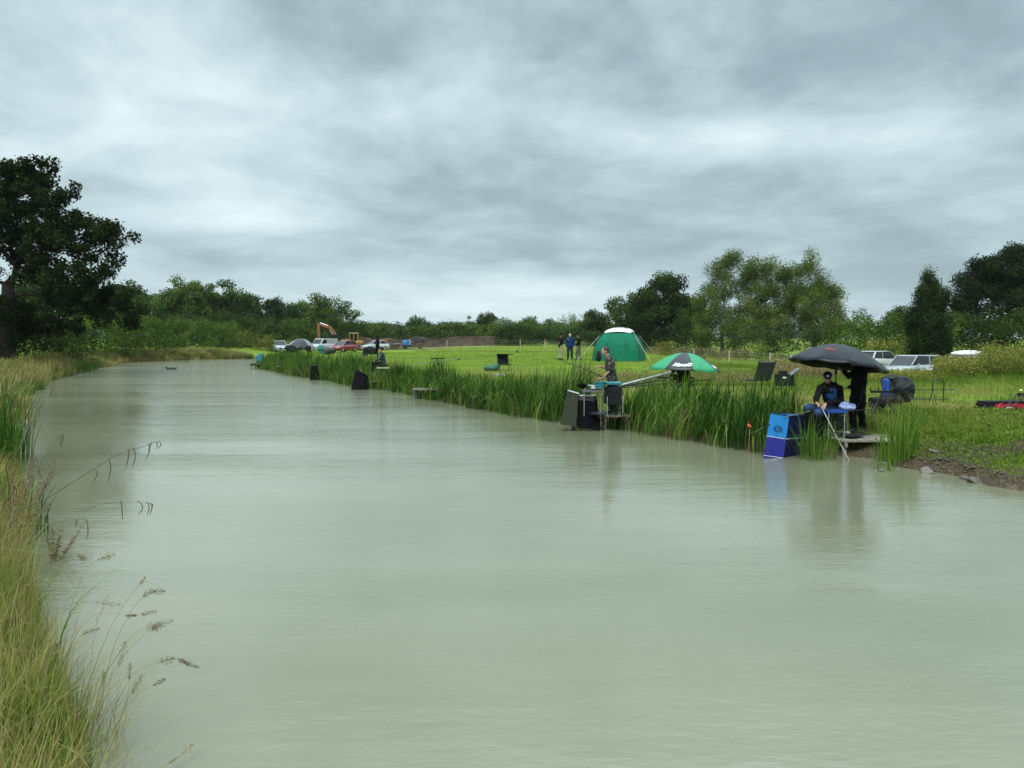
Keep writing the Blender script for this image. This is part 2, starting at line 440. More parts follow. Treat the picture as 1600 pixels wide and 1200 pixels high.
for i in range(nP):
    a, b_ = POND[i-1], POND[(i+1) % nP]; t = b_-a; t = t/np.linalg.norm(t); n = np.array([t[1], -t[0]])
    q = POND[i] + n*0.9
    if sdist([q[0]], [q[1]])[0] < 0: q = POND[i] - n*0.9
    ring_v.append(bm.verts.new((q[0], q[1], 0.0)))
f = bm.faces.new(ring_v); bmesh.ops.triangulate(bm, faces=[f]); bm.normal_update()
for f in bm.faces:
    if f.normal.z < 0: f.normal_flip()
bm.to_mesh(me); bm.free(); me.materials.append(m)
water = link(bpy.data.objects.new('water', me)); tag(water, kind='structure')

# distant hills
def hill(px0, px1, top, yd, seed):
    xs = np.linspace((px0-800)/FPX*yd, (px1-800)/FPX*yd, 60); ys = np.linspace(yd, yd*1.35, 14)
    XX, YY = np.meshgrid(xs, ys); uu = (XX-xs[0])/(xs[-1]-xs[0]); vv = (YY-yd)/(yd*0.35)
    hh = (HZ-top)/FPX*yd
    ZZ = hh*np.sin(np.pi*np.clip(vv*0.95+0.02, 0, 1))*sstep(0, 0.3, uu)*sstep(0, 0.35, 1-uu)*(0.7+0.6*fbm(uu*5, vv*2, seed)) - 2
    i2 = (np.arange(13)[:, None]*60 + np.arange(59)[None, :]).ravel()
    o = np_mesh('hills', np.stack([XX.ravel(), YY.ravel(), ZZ.ravel()], 1), np.stack([i2, i2+1, i2+61, i2+60], 1), M('hill_land', (0.10, 0.14, 0.09), 0.9, scale=0.01, var=0.4), smooth=True)
    tag(o, kind='structure')
hill(560, 860, 505, 2300, 1); hill(-400, 700, 512, 2800, 2); hill(700, 1900, 511, 2700, 3)

# bank of dug earth behind the field, and the pale track in front of it
def strip_mesh(name, path, prof, m, jit=0.0, seed=0):
    """prof: list of (offset, height) across the path"""
    P = curve_pts(path, 10); V = []; k = len(prof)
    for i, p in enumerate(P):
        t = (P[min(i+1, len(P)-1)]-P[max(i-1, 0)]).normalized(); n = Vector((t.y, -t.x, 0))
        e = min(1, i/3, (len(P)-1-i)/3)
        for o_, h_ in prof:
            q = p + n*o_; zz = hz(q.x, q.y)
            V.append((q.x, q.y, zz + h_*max(e, 0.02)*(1+jit*(float(vnoise(np.array(q.x*0.4+o_), np.array(q.y*0.4), seed))-0.5))))
    F = [(i*k+j, i*k+j+1, (i+1)*k+j+1, (i+1)*k+j) for i in range(len(P)-1) for j in range(k-1)]
    return np_mesh(name, V, F, m, smooth=True)
soil = M('dug_soil', (0.045, 0.031, 0.021), 0.95, spec=0.05, scale=0.8, var=0.55, bump=1.0, bscale=5)
o = strip_mesh('hill', [G(520, 160), G(580, 155), G(640, 150), G(760, 150), G(800, 152)], [(6, -0.1), (4, 1.2), (2.5, 1.4), (1, 1.75), (-1.5, 1.7), (-4, 1.0), (-6, -0.1)], soil, 0.7, 4)
tag(o, kind='structure')
trk = M('track_stone', (0.36, 0.34, 0.29), 0.9, scale=2, var=0.3)
o = strip_mesh('path', [G(560, 128, .03), G(660, 136, .03), G(770, 141, .03)], [(2.0, 0.02), (0, 0.04), (-2.0, 0.02)], trk); tag(o, kind='structure')
yard = strip_mesh('terrain', [G(420, 112), G(500, 118), G(580, 124), G(640, 132)], [(9, -.02), (5, 0.10), (0, 0.13), (-5, 0.1), (-9, -.02)], soil, 0.5, 6); tag(yard, kind='structure')

# ================================================================== VEGETATION GENERATORS
def strips(root, h, wd, az, bend, segs, face=None, power=1.0, kink=None):
    """grass blades / reed leaves as tapered strips. all args (N,...) arrays"""
    N = len(root); t = np.linspace(0, 1, segs+1)
    dirv = np.stack([np.cos(az), np.sin(az), np.zeros(N)], 1)
    if face is None: face = az + rng.uniform(-0.9, 0.9, N)
    side = np.stack([-np.sin(face), np.cos(face), np.zeros(N)], 1)
    tt = t[None, :]
    out = bend[:, None]*tt**2
    up = tt - 0.42*np.minimum(bend, 2.0)[:, None]*tt**3
    if kink is not None:      # leaf folds over at kink point
        over = np.clip(tt-kink[:, None], 0, 1)
        up = up - over*1.55; out = out + over*0.8
    C = root[:, None, :] + dirv[:, None, :]*(out*h[:, None])[:, :, None] + np.array([0, 0, 1.0])[None, None, :]*(up*h[:, None])[:, :, None]
    wt = wd[:, None]*np.clip((1-tt**2.2), 0.06, 1)*(0.55+0.45*np.minimum(1, tt*4))
    L = C - side[:, None, :]*wt[:, :, None]/2; Rr = C + side[:, None, :]*wt[:, :, None]/2
    V = np.stack([L, Rr], 2).reshape(N, -1, 3)
    k = (segs+1)*2; base = (np.arange(N)*k)[:, None, None]
    q = np.array([[2*i, 2*i+1, 2*i+3, 2*i+2] for i in range(segs)])[None]
    return V.reshape(-1, 3), (base+q).reshape(-1, 4), k
class Bag:
    def __init__(s): s.V = []; s.F = []; s.A = []; s.n = 0
    def add(s, V, F, v):
        s.V.append(V); s.F.append(F+s.n); s.A.append(v); s.n += len(V)
    def blades(s, root, h, wd, az, bend, segs, v, **kw):
        V, F, k = strips(root, h, wd, az, bend, segs, **kw); s.add(V, F, np.repeat(v, k))
    def build(s, name, m, parent=None):
        return np_mesh(name, np.concatenate(s.V), np.concatenate(s.F), m, parent, attrs={'v': np.concatenate(s.A)})
def rnd_quads(C, size, nrm_bias=None, asp=0.6):
    """leaf quads at centres C"""
    N = len(C); a = rng.normal(size=(N, 3)); 
    if nrm_bias is not None: a = a*0.75 + nrm_bias
    a /= np.linalg.norm(a, axis=1, keepdims=True)
    b = np.cross(a, rng.normal(size=(N, 3))); b /= np.linalg.norm(b, axis=1, keepdims=True) + 1e-9
    c = np.cross(a, b); s1 = (size*0.5)[:, None]; s2 = s1*asp
    V = np.stack([C-b*s1, C-c*s2+b*s1*0.1, C+b*s1, C+c*s2+b*s1*0.1], 1).reshape(-1, 3)
    F = (np.arange(N)*4)[:, None] + np.arange(4)[None]
    return V, F
def leaf_clumps(centres, radii, per, size, flat=0.75, top_bias=0.35, vspread=0.35, asp=0.6):
    """clumps of leaves: returns V, F, v"""
    K = len(centres); n = np.maximum(4, (per*np.asarray(radii)**2/np.mean(np.asarray(radii)**2)).astype(int))
    idx = np.repeat(np.arange(K), n); N = len(idx)
    d = rng.normal(size=(N, 3)); d /= np.linalg.norm(d, axis=1, keepdims=True)
    r = rng.uniform(0.15, 1.0, N)**0.6 * (1+0.25*rng.normal(size=N)*0.5)
    off = d*(r*np.asarray(radii)[idx])[:, None]; off[:, 2] *= flat
    C = np.asarray(centres)[idx] + off
    V, F = rnd_quads(C, size*rng.uniform(0.6, 1.35, N), nrm_bias=d*0.5+np.array([0, 0, top_bias]), asp=asp)
    cv_ = rng.uniform(0, 1, K)[idx]
    v = np.clip(0.5 + (cv_-0.5)*vspread*1.4 + rng.normal(size=N)*0.16, 0, 1)
    return V, F, np.repeat(v, 4)

BARK = M('bark', (0.062, 0.050, 0.038), 0.9, var=0.35, scale=5, bump=1.0, bscale=18)
BARK_PALE = M('pale_bark', (0.13, 0.12, 0.095), 0.9, var=0.3, scale=5, bump=0.8, bscale=18)
LEAF = {
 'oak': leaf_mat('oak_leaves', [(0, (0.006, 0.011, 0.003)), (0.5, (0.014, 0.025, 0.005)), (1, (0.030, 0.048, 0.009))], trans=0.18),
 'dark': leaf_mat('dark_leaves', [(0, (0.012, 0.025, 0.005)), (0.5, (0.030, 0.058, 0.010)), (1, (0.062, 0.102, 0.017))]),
 'mid': leaf_mat('green_leaves', [(0, (0.020, 0.043, 0.008)), (0.5, (0.054, 0.100, 0.014)), (1, (0.115, 0.168, 0.024))]),
 'willow': leaf_mat('willow_leaves', [(0, (0.048, 0.082, 0.014)), (0.5, (0.092, 0.142, 0.022)), (1, (0.160, 0.210, 0.040))], trans=0.3),
 'pale': leaf_mat('pale_leaves', [(0, (0.080, 0.115, 0.070)), (0.5, (0.13, 0.175, 0.115)), (1, (0.20, 0.25, 0.17))]),
 'yellow': leaf_mat('yellowish_leaves', [(0, (0.060, 0.085, 0.012)), (0.5, (0.130, 0.150, 0.024)), (1, (0.23, 0.215, 0.050))]),
 'conifer': leaf_mat('conifer_sprays', [(0, (0.010, 0.022, 0.007)), (0.5, (0.018, 0.036, 0.010)), (1, (0.040, 0.070, 0.016))], trans=0.1),
 'brown': leaf_mat('brown_leaves', [(0, (0.085, 0.070, 0.030)), (0.5, (0.15, 0.125, 0.055)), (1, (0.22, 0.18, 0.09))]),
}
def sample_lobes(lobes, K, r, shell=0.45):
    """lobes: (x,y,z,rx,ry,rz). random points biased towards the lobe surfaces"""
    vol = np.array([l[3]*l[4]*l[5] for l in lobes])**0.75; vol /= vol.sum()
    li = r.choice(len(lobes), K, p=vol); L = np.array(lobes)[li]
    d = r.normal(size=(K, 3)); d /= np.linalg.norm(d, axis=1, keepdims=True)
    rad = r.uniform(shell, 1.0, K)**0.7
    return L[:, :3] + d*rad[:, None]*L[:, 3:]
def make_tree(name, label, cat, base, lobes, trunk_h, trunk_r, clumps, crad, per, lsize, leafm, bark=BARK, seed=0, shell=0.45, group=None, lean=(0, 0), flat=0.75, asp=0.6, twig=0.018, forks=1, min_z=None):
    """lobes relative to the base in metres; trunk tapers into limbs that run to every leaf clump"""
    global rng
    r = np.random.default_rng(seed); keep = rng; rng = r
    C = sample_lobes(lobes, clumps, r, shell)
    if min_z is not None: C = C[C[:, 2] > min_z]
    nodes = []; par = []
    ns = 6
    for i in range(ns+1):
        t = i/ns
        nodes.append(Vector((lean[0]*t + 0.12*trunk_r*math.sin(5*t+seed), lean[1]*t + 0.12*trunk_r*math.cos(4*t+seed), -0.3 + (trunk_h+0.3)*t))); par.append(i-1)
    top = nodes[-1]; order = np.argsort(np.linalg.norm(C - np.array(top), axis=1))
    tipidx = []
    NA = [np.array(n) for n in nodes]
    for ci in order:
        c = C[ci]; A = np.array(NA); dd = np.linalg.norm(A-c, axis=1)
        zpen = np.clip(A[:, 2] - c[2], 0, None)*0.8            # prefer starting lower and growing upward
        cen = np.linalg.norm(A - np.array(top), axis=1)*0.25
        low = np.where(np.arange(len(A)) < ns-2, 3.0, 0.0)
        j = int(np.argmin(dd + zpen + cen + low)); a = NA[j]; L = dd[j]; k = 2 if L < 1.5 else 3
        prev = j
        for s_ in range(1, k+1):
            t = s_/k; p = a*(1-t) + c*t
            if s_ < k: p = p + r.normal(size=3)*L*0.07 + np.array([0, 0, L*0.10*math.sin(math.pi*t)])
            NA.append(p); nodes.append(Vector(p)); par.append(prev); prev = len(nodes)-1
        tipidx.append(prev)
    w_ = np.zeros(len(nodes))
    for i in range(len(nodes)-1, -1, -1):
        if w_[i] == 0: w_[i] = 1
        if par[i] >= 0: w_[par[i]] += w_[i]
    rad = twig*np.power(w_, 0.46); rad = rad*min(1.0, trunk_r/rad[0]) if rad[0] > trunk_r else rad
    for i in range(ns+1): rad[i] = max(rad[i], trunk_r*(1-0.45*i/ns))
    rad[0] = trunk_r*1.5
    mb = MB(); mb.tube(nodes[:ns+1], list(rad[:ns+1]), 9)
    for i in range(ns+1, len(nodes)):
        p = par[i]; mb.tube([nodes[p], nodes[i]], [min(rad[p], rad[i]*1.35), rad[i]], 5, caps=False)
    root = thing(name, label, cat, base, 0, group)
    mb.build('trunk', bark, root, smooth=True, fix=False)
    V, F, v = leaf_clumps(C, crad*r.uniform(0.6, 1.4, len(C)), per, lsize, flat, vspread=0.7, asp=asp)
    np_mesh('crown', V, F, leafm, root, attrs={'v': v})
    rng = keep
    return root
def foliage_mass(name, label, cat, P, width, hgt, dens, lsize, leafm, seed=0, group=None, kind=None, crad=0.5, ragged=0.35, z0=0.0, stem=True):
    """hedge or scrub along path P (list of Vectors on the ground)"""
    global rng
    r = np.random.default_rng(seed); keep = rng; rng = r
    P = [Vector(p) for p in P]; L = sum((P[i+1]-P[i]).length for i in range(len(P)-1))
    K = max(3, int(L*width*hgt*dens*2.1)); cs = []; rr = []
    seg = [(P[i], P[i+1]) for i in range(len(P)-1)]; sl = np.array([(b-a).length for a, b in seg]); sl = sl/sl.sum()
    for k in range(K):
        i = r.choice(len(seg), p=sl); a, b = seg[i]; t = r.uniform(); p = a.lerp(b, t)
        ht = hgt*(1 - ragged/2 + ragged*float(fbm(np.array(p.x*0.35), np.array(p.y*0.35+seed), seed, 3))*1.6)
        uu = r.uniform(-1, 1); zf = r.uniform(0.0, 1)**0.7
        wz = width*0.5*math.sqrt(max(0.05, 1-zf**2.5))
        n = (b-a).normalized(); x = p.x - n.y*uu*wz; y = p.y + n.x*uu*wz
        cs.append((x, y, p.z + z0 + zf*ht)); rr.append(crad*r.uniform(0.6, 1.4))
    V, F, v = leaf_clumps(np.array(cs), np.array(rr), vspread=0.75, per=max(6, int(26*(crad/lsize/2.2)**1.3)), size=lsize)
    c0 = P[0]
    if kind == 'stuff':
        o = np_mesh(name, V, F, leafm, attrs={'v': v}); rng = keep; return tag(o, label, cat, group, kind)
    root = thing(name, label, cat, c0, 0, group)
    o = np_mesh('crown', V-np.array(c0), F, leafm, root, attrs={'v': v})
    if False:
        mb = MB()
        for k in range(max(3, min(60, int(L*1.2)))):
            i = r.choice(len(seg), p=sl); a, b = seg[i]; p = a.lerp(b, r.uniform()) - c0
            q = p + Vector((r.normal()*0.25, r.normal()*0.25, hgt*r.uniform(0.5, 0.9)))
            mb.tube([p - Vector((0, 0, 0.2)), p.lerp(q, 0.5)+Vector((r.normal()*0.08, 0, 0)), q], [0.05, 0.035, 0.012], 5, caps=False)
        mb.build('stem', BARK, root, smooth=True, fix=False)
    rng = keep
    return root
def land_pts(n, xr, yr, dmin=0.0, dmax=1e9, dens=None):
    """random ground points (n tries)"""
    x = rng.uniform(*xr, n); y = rng.uniform(*yr, n); d = sdist(x, y)
    k = (d > dmin) & (d < dmax)
    if dens is not None: k &= rng.uniform(size=n) < dens(x, y, d)
    x, y, d = x[k], y[k], d[k]; z = height(x, y, d)
    return np.stack([x, y, z], 1), d
# ================================================================== TREES, HEDGES
def lb(px, py, y, rpx, rpy, base, dy=0.0, ry=None):
    """a lobe traced in the photograph: centre pixel, radii in pixels, at depth y"""
    p = atd(px, py, y+dy) - base
    return (p.x, dy if dy else p.y, p.z, rpx*mpp(y), (rpx*mpp(y)*0.8 if ry is None else ry), rpy*mpp(y))
# --- the big oak 
b = G(12, 48); b.z -= 0.05
lo = [(30,285,55,30,0),(85,300,40,22,1.5),(100,330,22,10,-1),(60,262,35,14,-1),(20,370,60,38,1),(90,385,50,34,-1.5),(140,360,42,24,1),(184,370,22,14,0),(200,372,10,8,0),(60,350,60,30,3),
      (165,400,26,18,2),(120,420,46,30,-1),(165,440,26,22,0),(60,450,45,22,-2.5),(-60,330,80,70,0),(-80,420,60,50,1),(130,470,50,22,1),(180,468,22,14,-1),(30,500,50,32,2.5),(100,450,45,24,3),(-20,500,50,45,-1),(20,310,60,26,-1.5),(100,352,60,20,-1),(40,415,60,26,2),(190,395,16,12,0),(110,500,50,24,2),(190,490,30,18,1),(30,270,50,18,0),(150,385,40,24,2)]
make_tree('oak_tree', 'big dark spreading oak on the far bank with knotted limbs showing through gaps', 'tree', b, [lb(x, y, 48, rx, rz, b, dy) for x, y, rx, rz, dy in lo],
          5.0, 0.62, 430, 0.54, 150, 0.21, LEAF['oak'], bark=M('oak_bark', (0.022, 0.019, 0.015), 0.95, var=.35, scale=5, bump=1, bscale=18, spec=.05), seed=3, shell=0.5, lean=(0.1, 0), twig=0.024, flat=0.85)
# --- generic traced trees: (label, px, py_base_depth, lobes[(px,py,rx,ry)], leaf, clumps, crad, per, lsize, trunk_h, trunk_r)
TR = [
 ('tree', 'dark rounded tree just beyond the drooping tip of the big oak', 195, 92, [(190,478,34,32),(165,495,30,22),(215,500,20,20)], 'dark', 70, 1.0, 190, 0.30, 3, .3),
 ('tree', 'dark leafy tree rising behind the low limbs of the big oak', 95, 80, [(95,470,55,40),(60,450,40,35),(130,485,40,30)], 'dark', 80, 1.0, 170, 0.28, 3, .3),
 ('conifer_tree', 'slim pointed pale green conifer beside the dark rounded trees', 238, 150, [(240,470,8,16),(240,488,12,16),(238,505,15,16)], 'mid', 40, 0.8, 120, 0.3, 6, .22),
 ('tree', 'tall domed tree, the highest of the trees behind the far hedge', 288, 135, [(290,462,34,24),(270,480,32,22),(310,480,28,24),(290,500,40,20)], 'mid', 110, 1.15, 200, 0.33, 3, .4),
 ('tree', 'broad domed tree with slim sky gaps under its crown, beside the tallest one', 345, 138, [(345,462,30,20),(365,475,26,16),(330,480,24,18),(350,500,34,16)], 'mid', 85, 1.1, 170, 0.33, 4, .38),
 ('tree', 'lower sloping dark tree on the shoulder of the broad domed tree', 388, 142, [(385,480,22,18),(400,492,18,14),(380,503,26,12)], 'dark', 50, 1.1, 160, 0.33, 3, .3),
 ('tree', 'small dark round tree on a thin trunk standing by itself over the scrub', 430, 145, [(429,482,16,14),(430,496,15,12)], 'dark', 40, 0.95, 150, 0.3, 4, .22),
 ('tree', 'wide olive green tree behind the orange excavator boom', 488, 150, [(488,480,32,18),(470,490,24,16),(505,492,24,18),(488,503,40,14)], 'mid', 90, 1.1, 170, 0.33, 3, .4),
 ('tree', 'thin see-through tree with open branches over the bulldozer', 535, 155, [(532,478,13,13),(548,492,12,10),(535,500,20,12)], 'mid', 30, 0.95, 100, 0.3, 4, .22),
 ('tree', 'rounded grey green tree standing over the spoil bank', 648, 210, [(650,505,14,9),(655,514,24,9)], 'mid', 36, 1.3, 120, 0.42, 2, .3),
 ('poplar_tree', 'tiny pointed tree poking above the distant treeline', 733, 300, [(733,503,3.2,7),(735,512,6,9)], 'mid', 14, 1.1, 90, 0.5, 5, .2),
 ('tree', 'dark upright oval tree rising highest over the distant treeline', 762, 230, [(762,497,13,9),(762,508,14,10)], 'dark', 34, 1.4, 150, 0.45, 3, .35),
 ('tree', 'silvery grey leaved tree beside the dark upright tree', 788, 215, [(785,508,16,9),(795,516,16,9)], 'pale', 28, 1.3, 110, 0.45, 2, .3),
 ('tree', 'round topped green tree above the hedge, between silvery tree and field people', 825, 225, [(825,504,13,9),(825,514,18,9)], 'mid', 28, 1.4, 120, 0.45, 2, .3),
 ('tree', 'low ragged tree in the treeline left of the three standing people', 860, 205, [(855,510,16,9),(868,515,16,9)], 'mid', 28, 1.3, 110, 0.42, 2, .3),
 ('tree', 'olive ragged tree directly above the heads of the three standing people', 890, 190, [(890,507,16,11),(900,514,18,10)], 'willow', 30, 1.2, 90, 0.4, 2, .3),
 ('tree', 'dark tree with a spiky top between the standing people and the tent', 930, 150, [(928,502,18,14),(940,512,18,12),(920,515,16,10)], 'dark', 46, 1.1, 150, 0.34, 2, .3),
 ('tree', 'thin leaved tree leaning out beside the large dark round tree behind the tent', 968, 128, [(966,475,16,18),(975,495,18,18),(960,490,10,12)], 'mid', 26, 0.95, 100, 0.28, 6, .28),
 ('tree', 'large dark round crowned tree right behind the green tent', 1040, 120, [(1040,462,38,32),(1010,480,32,28),(1068,480,26,32),(1040,500,56,30),(985,500,24,26),(1040,440,18,12),(1075,505,24,26)], 'dark', 190, 1.15, 260, 0.28, 3, .5),
 ('willow_tree', 'tall feathery willow nearest the round tree, first of the willow clump', 1128, 106, [(1130,440,24,34),(1115,475,30,30),(1142,420,18,26),(1125,505,42,28),(1152,400,7,10),(1165,432,16,24)], 'willow', 120, 0.95, 220, 0.24, 4, .35),
 ('willow_tree', 'tall feathery willow in the middle of the willow clump', 1200, 104, [(1195,440,34,32),(1180,420,18,18),(1215,425,20,16),(1195,480,48,34),(1195,510,56,24),(1240,440,18,28)], 'willow', 150, 0.95, 240, 0.24, 4, .4),
 ('willow_tree', 'feathery willow at the open end of the clump nearest the black umbrella', 1272, 102, [(1265,440,24,30),(1268,408,10,14),(1285,465,26,32),(1255,480,36,34),(1280,505,40,26),(1305,470,14,22)], 'willow', 130, 0.95, 230, 0.24, 4, .4),
 ('tree', 'small open tree with sky between its twigs above the black umbrella', 1343, 80, [(1345,495,16,10),(1335,510,14,12),(1352,510,14,12)], 'mid', 26, 0.55, 70, 0.17, 3.2, .12),
 ('tree', 'far bluish green tree in the gap between the willows and the clipped columnar tree', 1395, 130, [(1400,505,24,14),(1415,495,16,14)], 'dark', 36, 1.0, 130, 0.32, 2, .25),
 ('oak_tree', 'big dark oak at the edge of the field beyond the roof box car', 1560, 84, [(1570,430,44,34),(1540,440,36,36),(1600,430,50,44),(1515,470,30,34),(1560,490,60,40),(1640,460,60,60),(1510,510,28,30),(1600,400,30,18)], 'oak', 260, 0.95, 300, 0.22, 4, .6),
]
for i, (nm, lab, px, yd, lo, lf, K, cr, per, ls, th, tr) in enumerate(TR):
    b = G(px, yd); b.z -= 0.05; r_ = random.Random(i)
    lobes = [lb(x, y, yd, rx*1.12, rz*1.1, b, r_.uniform(-1, 1)*rx*mpp(yd)*0.3) for x, y, rx, rz in lo]
    make_tree(nm, lab, 'tree', b, lobes, th, tr, int(K*1.35), cr, int(per*(1.0 if lf == 'willow' else .78)), ls*1.12, LEAF[lf], asp=.32 if lf == 'willow' else .6, seed=20+i, shell=0.3, min_z=0.4,
              bark=BARK_PALE if lf in ('willow', 'pale') else BARK, flat=1.1 if lf == 'willow' else 0.8)
# columnar tree standing in the rough grass on the right
b = G(1452, 52); b.z -= 0.1
make_tree('columnar_tree', 'dense very dark columnar tree tapering to a point beside the parked cars', 'tree', b,
          [lb(1452,445,52,12,16,b), lb(1452,470,52,26,26,b), lb(1452,505,52,34,34,b), lb(1453,538,52,33,30,b), lb(1452,565,52,24,22,b)], 5.5, .16, 250, 0.38, 260, 0.11, LEAF['conifer'], seed=77, shell=0.5, flat=1.3, twig=0.01)

# distant treeline and hedges
def H(pxs): return [G(px, yd) for px, yd in pxs]
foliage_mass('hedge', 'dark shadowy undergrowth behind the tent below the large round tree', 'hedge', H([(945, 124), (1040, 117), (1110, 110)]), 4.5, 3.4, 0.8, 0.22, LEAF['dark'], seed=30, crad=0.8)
foliage_mass('hedge', 'dark hedge closing the view below the far domed trees', 'hedge', H([(180, 120), (300, 128), (420, 140)]), 5, 5.0, 0.5, 0.28, LEAF['dark'], seed=31, crad=1.0)
foliage_mass('hedge', 'tall bramble hedge running along the far bank under the big oak', 'hedge', H([(-700, 34), (-350, 42), (-60, 52), (60, 62), (190, 76), (300, 92), (370, 104)]), 4.5, 3.2, 0.55, 0.17, LEAF['mid'], seed=1, crad=0.7)
foliage_mass('bush', 'dark elder bush under the lowest limb of the big oak', 'bush', H([(-40, 50), (60, 54), (130, 60)]), 3.0, 2.6, 1.0, 0.16, LEAF['dark'], seed=2, crad=0.6)
foliage_mass('bush', 'dark spreading thorn bush above the far end of the hedge', 'bush', H([(345, 118), (400, 118)]), 4.5, 4.4, 0.8, 0.26, LEAF['dark'], seed=3, crad=0.9)
foliage_mass('bush', 'yellowish green scrubby bush behind the parked cars at the pond end', 'bush', H([(375, 98), (425, 100)]), 4, 1.9, 1.0, 0.2, LEAF['yellow'], seed=4, crad=0.6)
foliage_mass('hedge', 'green scrub hedge behind the excavator and parked cars', 'hedge', H([(360, 135), (440, 138), (520, 150), (600, 170)]), 5, 4.2, 0.42, 0.28, LEAF['mid'], seed=5, crad=0.95)
foliage_mass('hedge', 'long overgrown hedge along the top of the spoil bank', 'hedge', H([(530, 168), (640, 170), (760, 172), (880, 172)]), 6, 3.9, 0.36, 0.32, LEAF['mid'], seed=6, crad=1.0)
foliage_mass('bush', 'dark rounded thicket at the end of the spoil bank', 'bush', H([(775, 145), (828, 145)]), 6, 3.1, 0.8, 0.28, LEAF['dark'], seed=7, crad=0.9)
foliage_mass('hedge', 'field hedge running behind the three standing people to the tent', 'hedge', H([(820, 142), (900, 140), (960, 135), (1010, 130)]), 4, 2.5, 0.7, 0.26, LEAF['dark'], seed=8, crad=0.8)
foliage_mass('hedge', 'distant blurred hedge on the skyline between the tree gaps', 'hedge', H([(360, 330), (600, 330), (800, 330), (960, 330)]), 10, 6.5, 0.10, 0.7, LEAF['dark'], seed=9, crad=2.0, stem=False)
foliage_mass('bush', 'pale twiggy bush on the fence line right of the tent', 'bush', H([(1030, 97), (1052, 95)]), 2.2, 1.7, 2.0, 0.16, LEAF['yellow'], seed=10, crad=0.45)
foliage_mass('bush', 'large grey green bush in front of the willows by the fence', 'bush', H([(1178, 76), (1200, 76)]), 2.6, 1.75, 2.2, 0.14, LEAF['willow'], seed=11, crad=0.45)
foliage_mass('hedge', 'low rust tinted scrub along the fence before the willows', 'hedge', H([(1010, 106), (1090, 97), (1180, 84)]), 1.6, 1.1, 1.6, 0.17, LEAF['brown'], seed=12, crad=0.45)
foliage_mass('hedge', 'mixed hedge with yellow tips behind the silver and dark cars', 'hedge', H([(1310, 74), (1370, 68), (1430, 64), (1500, 62)]), 4.0, 4.0, 0.7, 0.17, LEAF['mid'], seed=13, crad=0.7)
foliage_mass('hedge', 'yellow green low growth at the foot of the hedge by the cars', 'hedge', H([(1350, 61), (1425, 59)]), 1.8, 2.2, 1.3, 0.13, LEAF['yellow'], seed=14, crad=0.45)
foliage_mass('hedge', 'dark undergrowth below the big field oak', 'hedge', H([(1480, 70), (1560, 68), (1680, 66), (2100, 56), (2500, 46)]), 5.0, 4.3, 0.7, 0.18, LEAF['dark'], seed=15, crad=0.8)
foliage_mass('bush', 'dark tangled undergrowth at the foot of the willows', 'bush', H([(1095, 99), (1200, 97), (1310, 92)]), 3.0, 3.0, 0.9, 0.18, LEAF['dark'], seed=16, crad=0.7)
# ================================================================== REEDS, GRASS, WEEDS
REED = leaf_mat('reed_leaves', [(0, (0.014, 0.040, 0.006)), (0.5, (0.048, 0.120, 0.012)), (0.80, (0.130, 0.240, 0.026)), (1, (0.22, 0.27, 0.07))], rough=0.45, trans=0.35, spec=0.15)
GRASS = leaf_mat('grass_blades', [(0, (0.050, 0.092, 0.012)), (0.5, (0.108, 0.178, 0.020)), (0.8, (0.175, 0.240, 0.034)), (1, (0.27, 0.25, 0.085))], rough=0.55, trans=0.3)
STRAW = leaf_mat('dry_grass', [(0, (0.085, 0.115, 0.020)), (0.35, (0.18, 0.17, 0.045)), (0.7, (0.31, 0.255, 0.095)), (1, (0.43, 0.36, 0.18))], rough=0.6, trans=0.3)
WP = np.array([p for p in wpix if p[0] >= 398], float)[::-1]
def shore(px):
    py = np.interp(px, WP[:, 0], WP[:, 1]); px = np.atleast_1d(px); py = np.atleast_1d(py)
    b = (600-py)/FPX; a = (px-800)/FPX; dz = -sp_ + b*cp; t = -CAMZ/dz
    return np.stack([a*t, (cp + b*sp_)*t], 1)
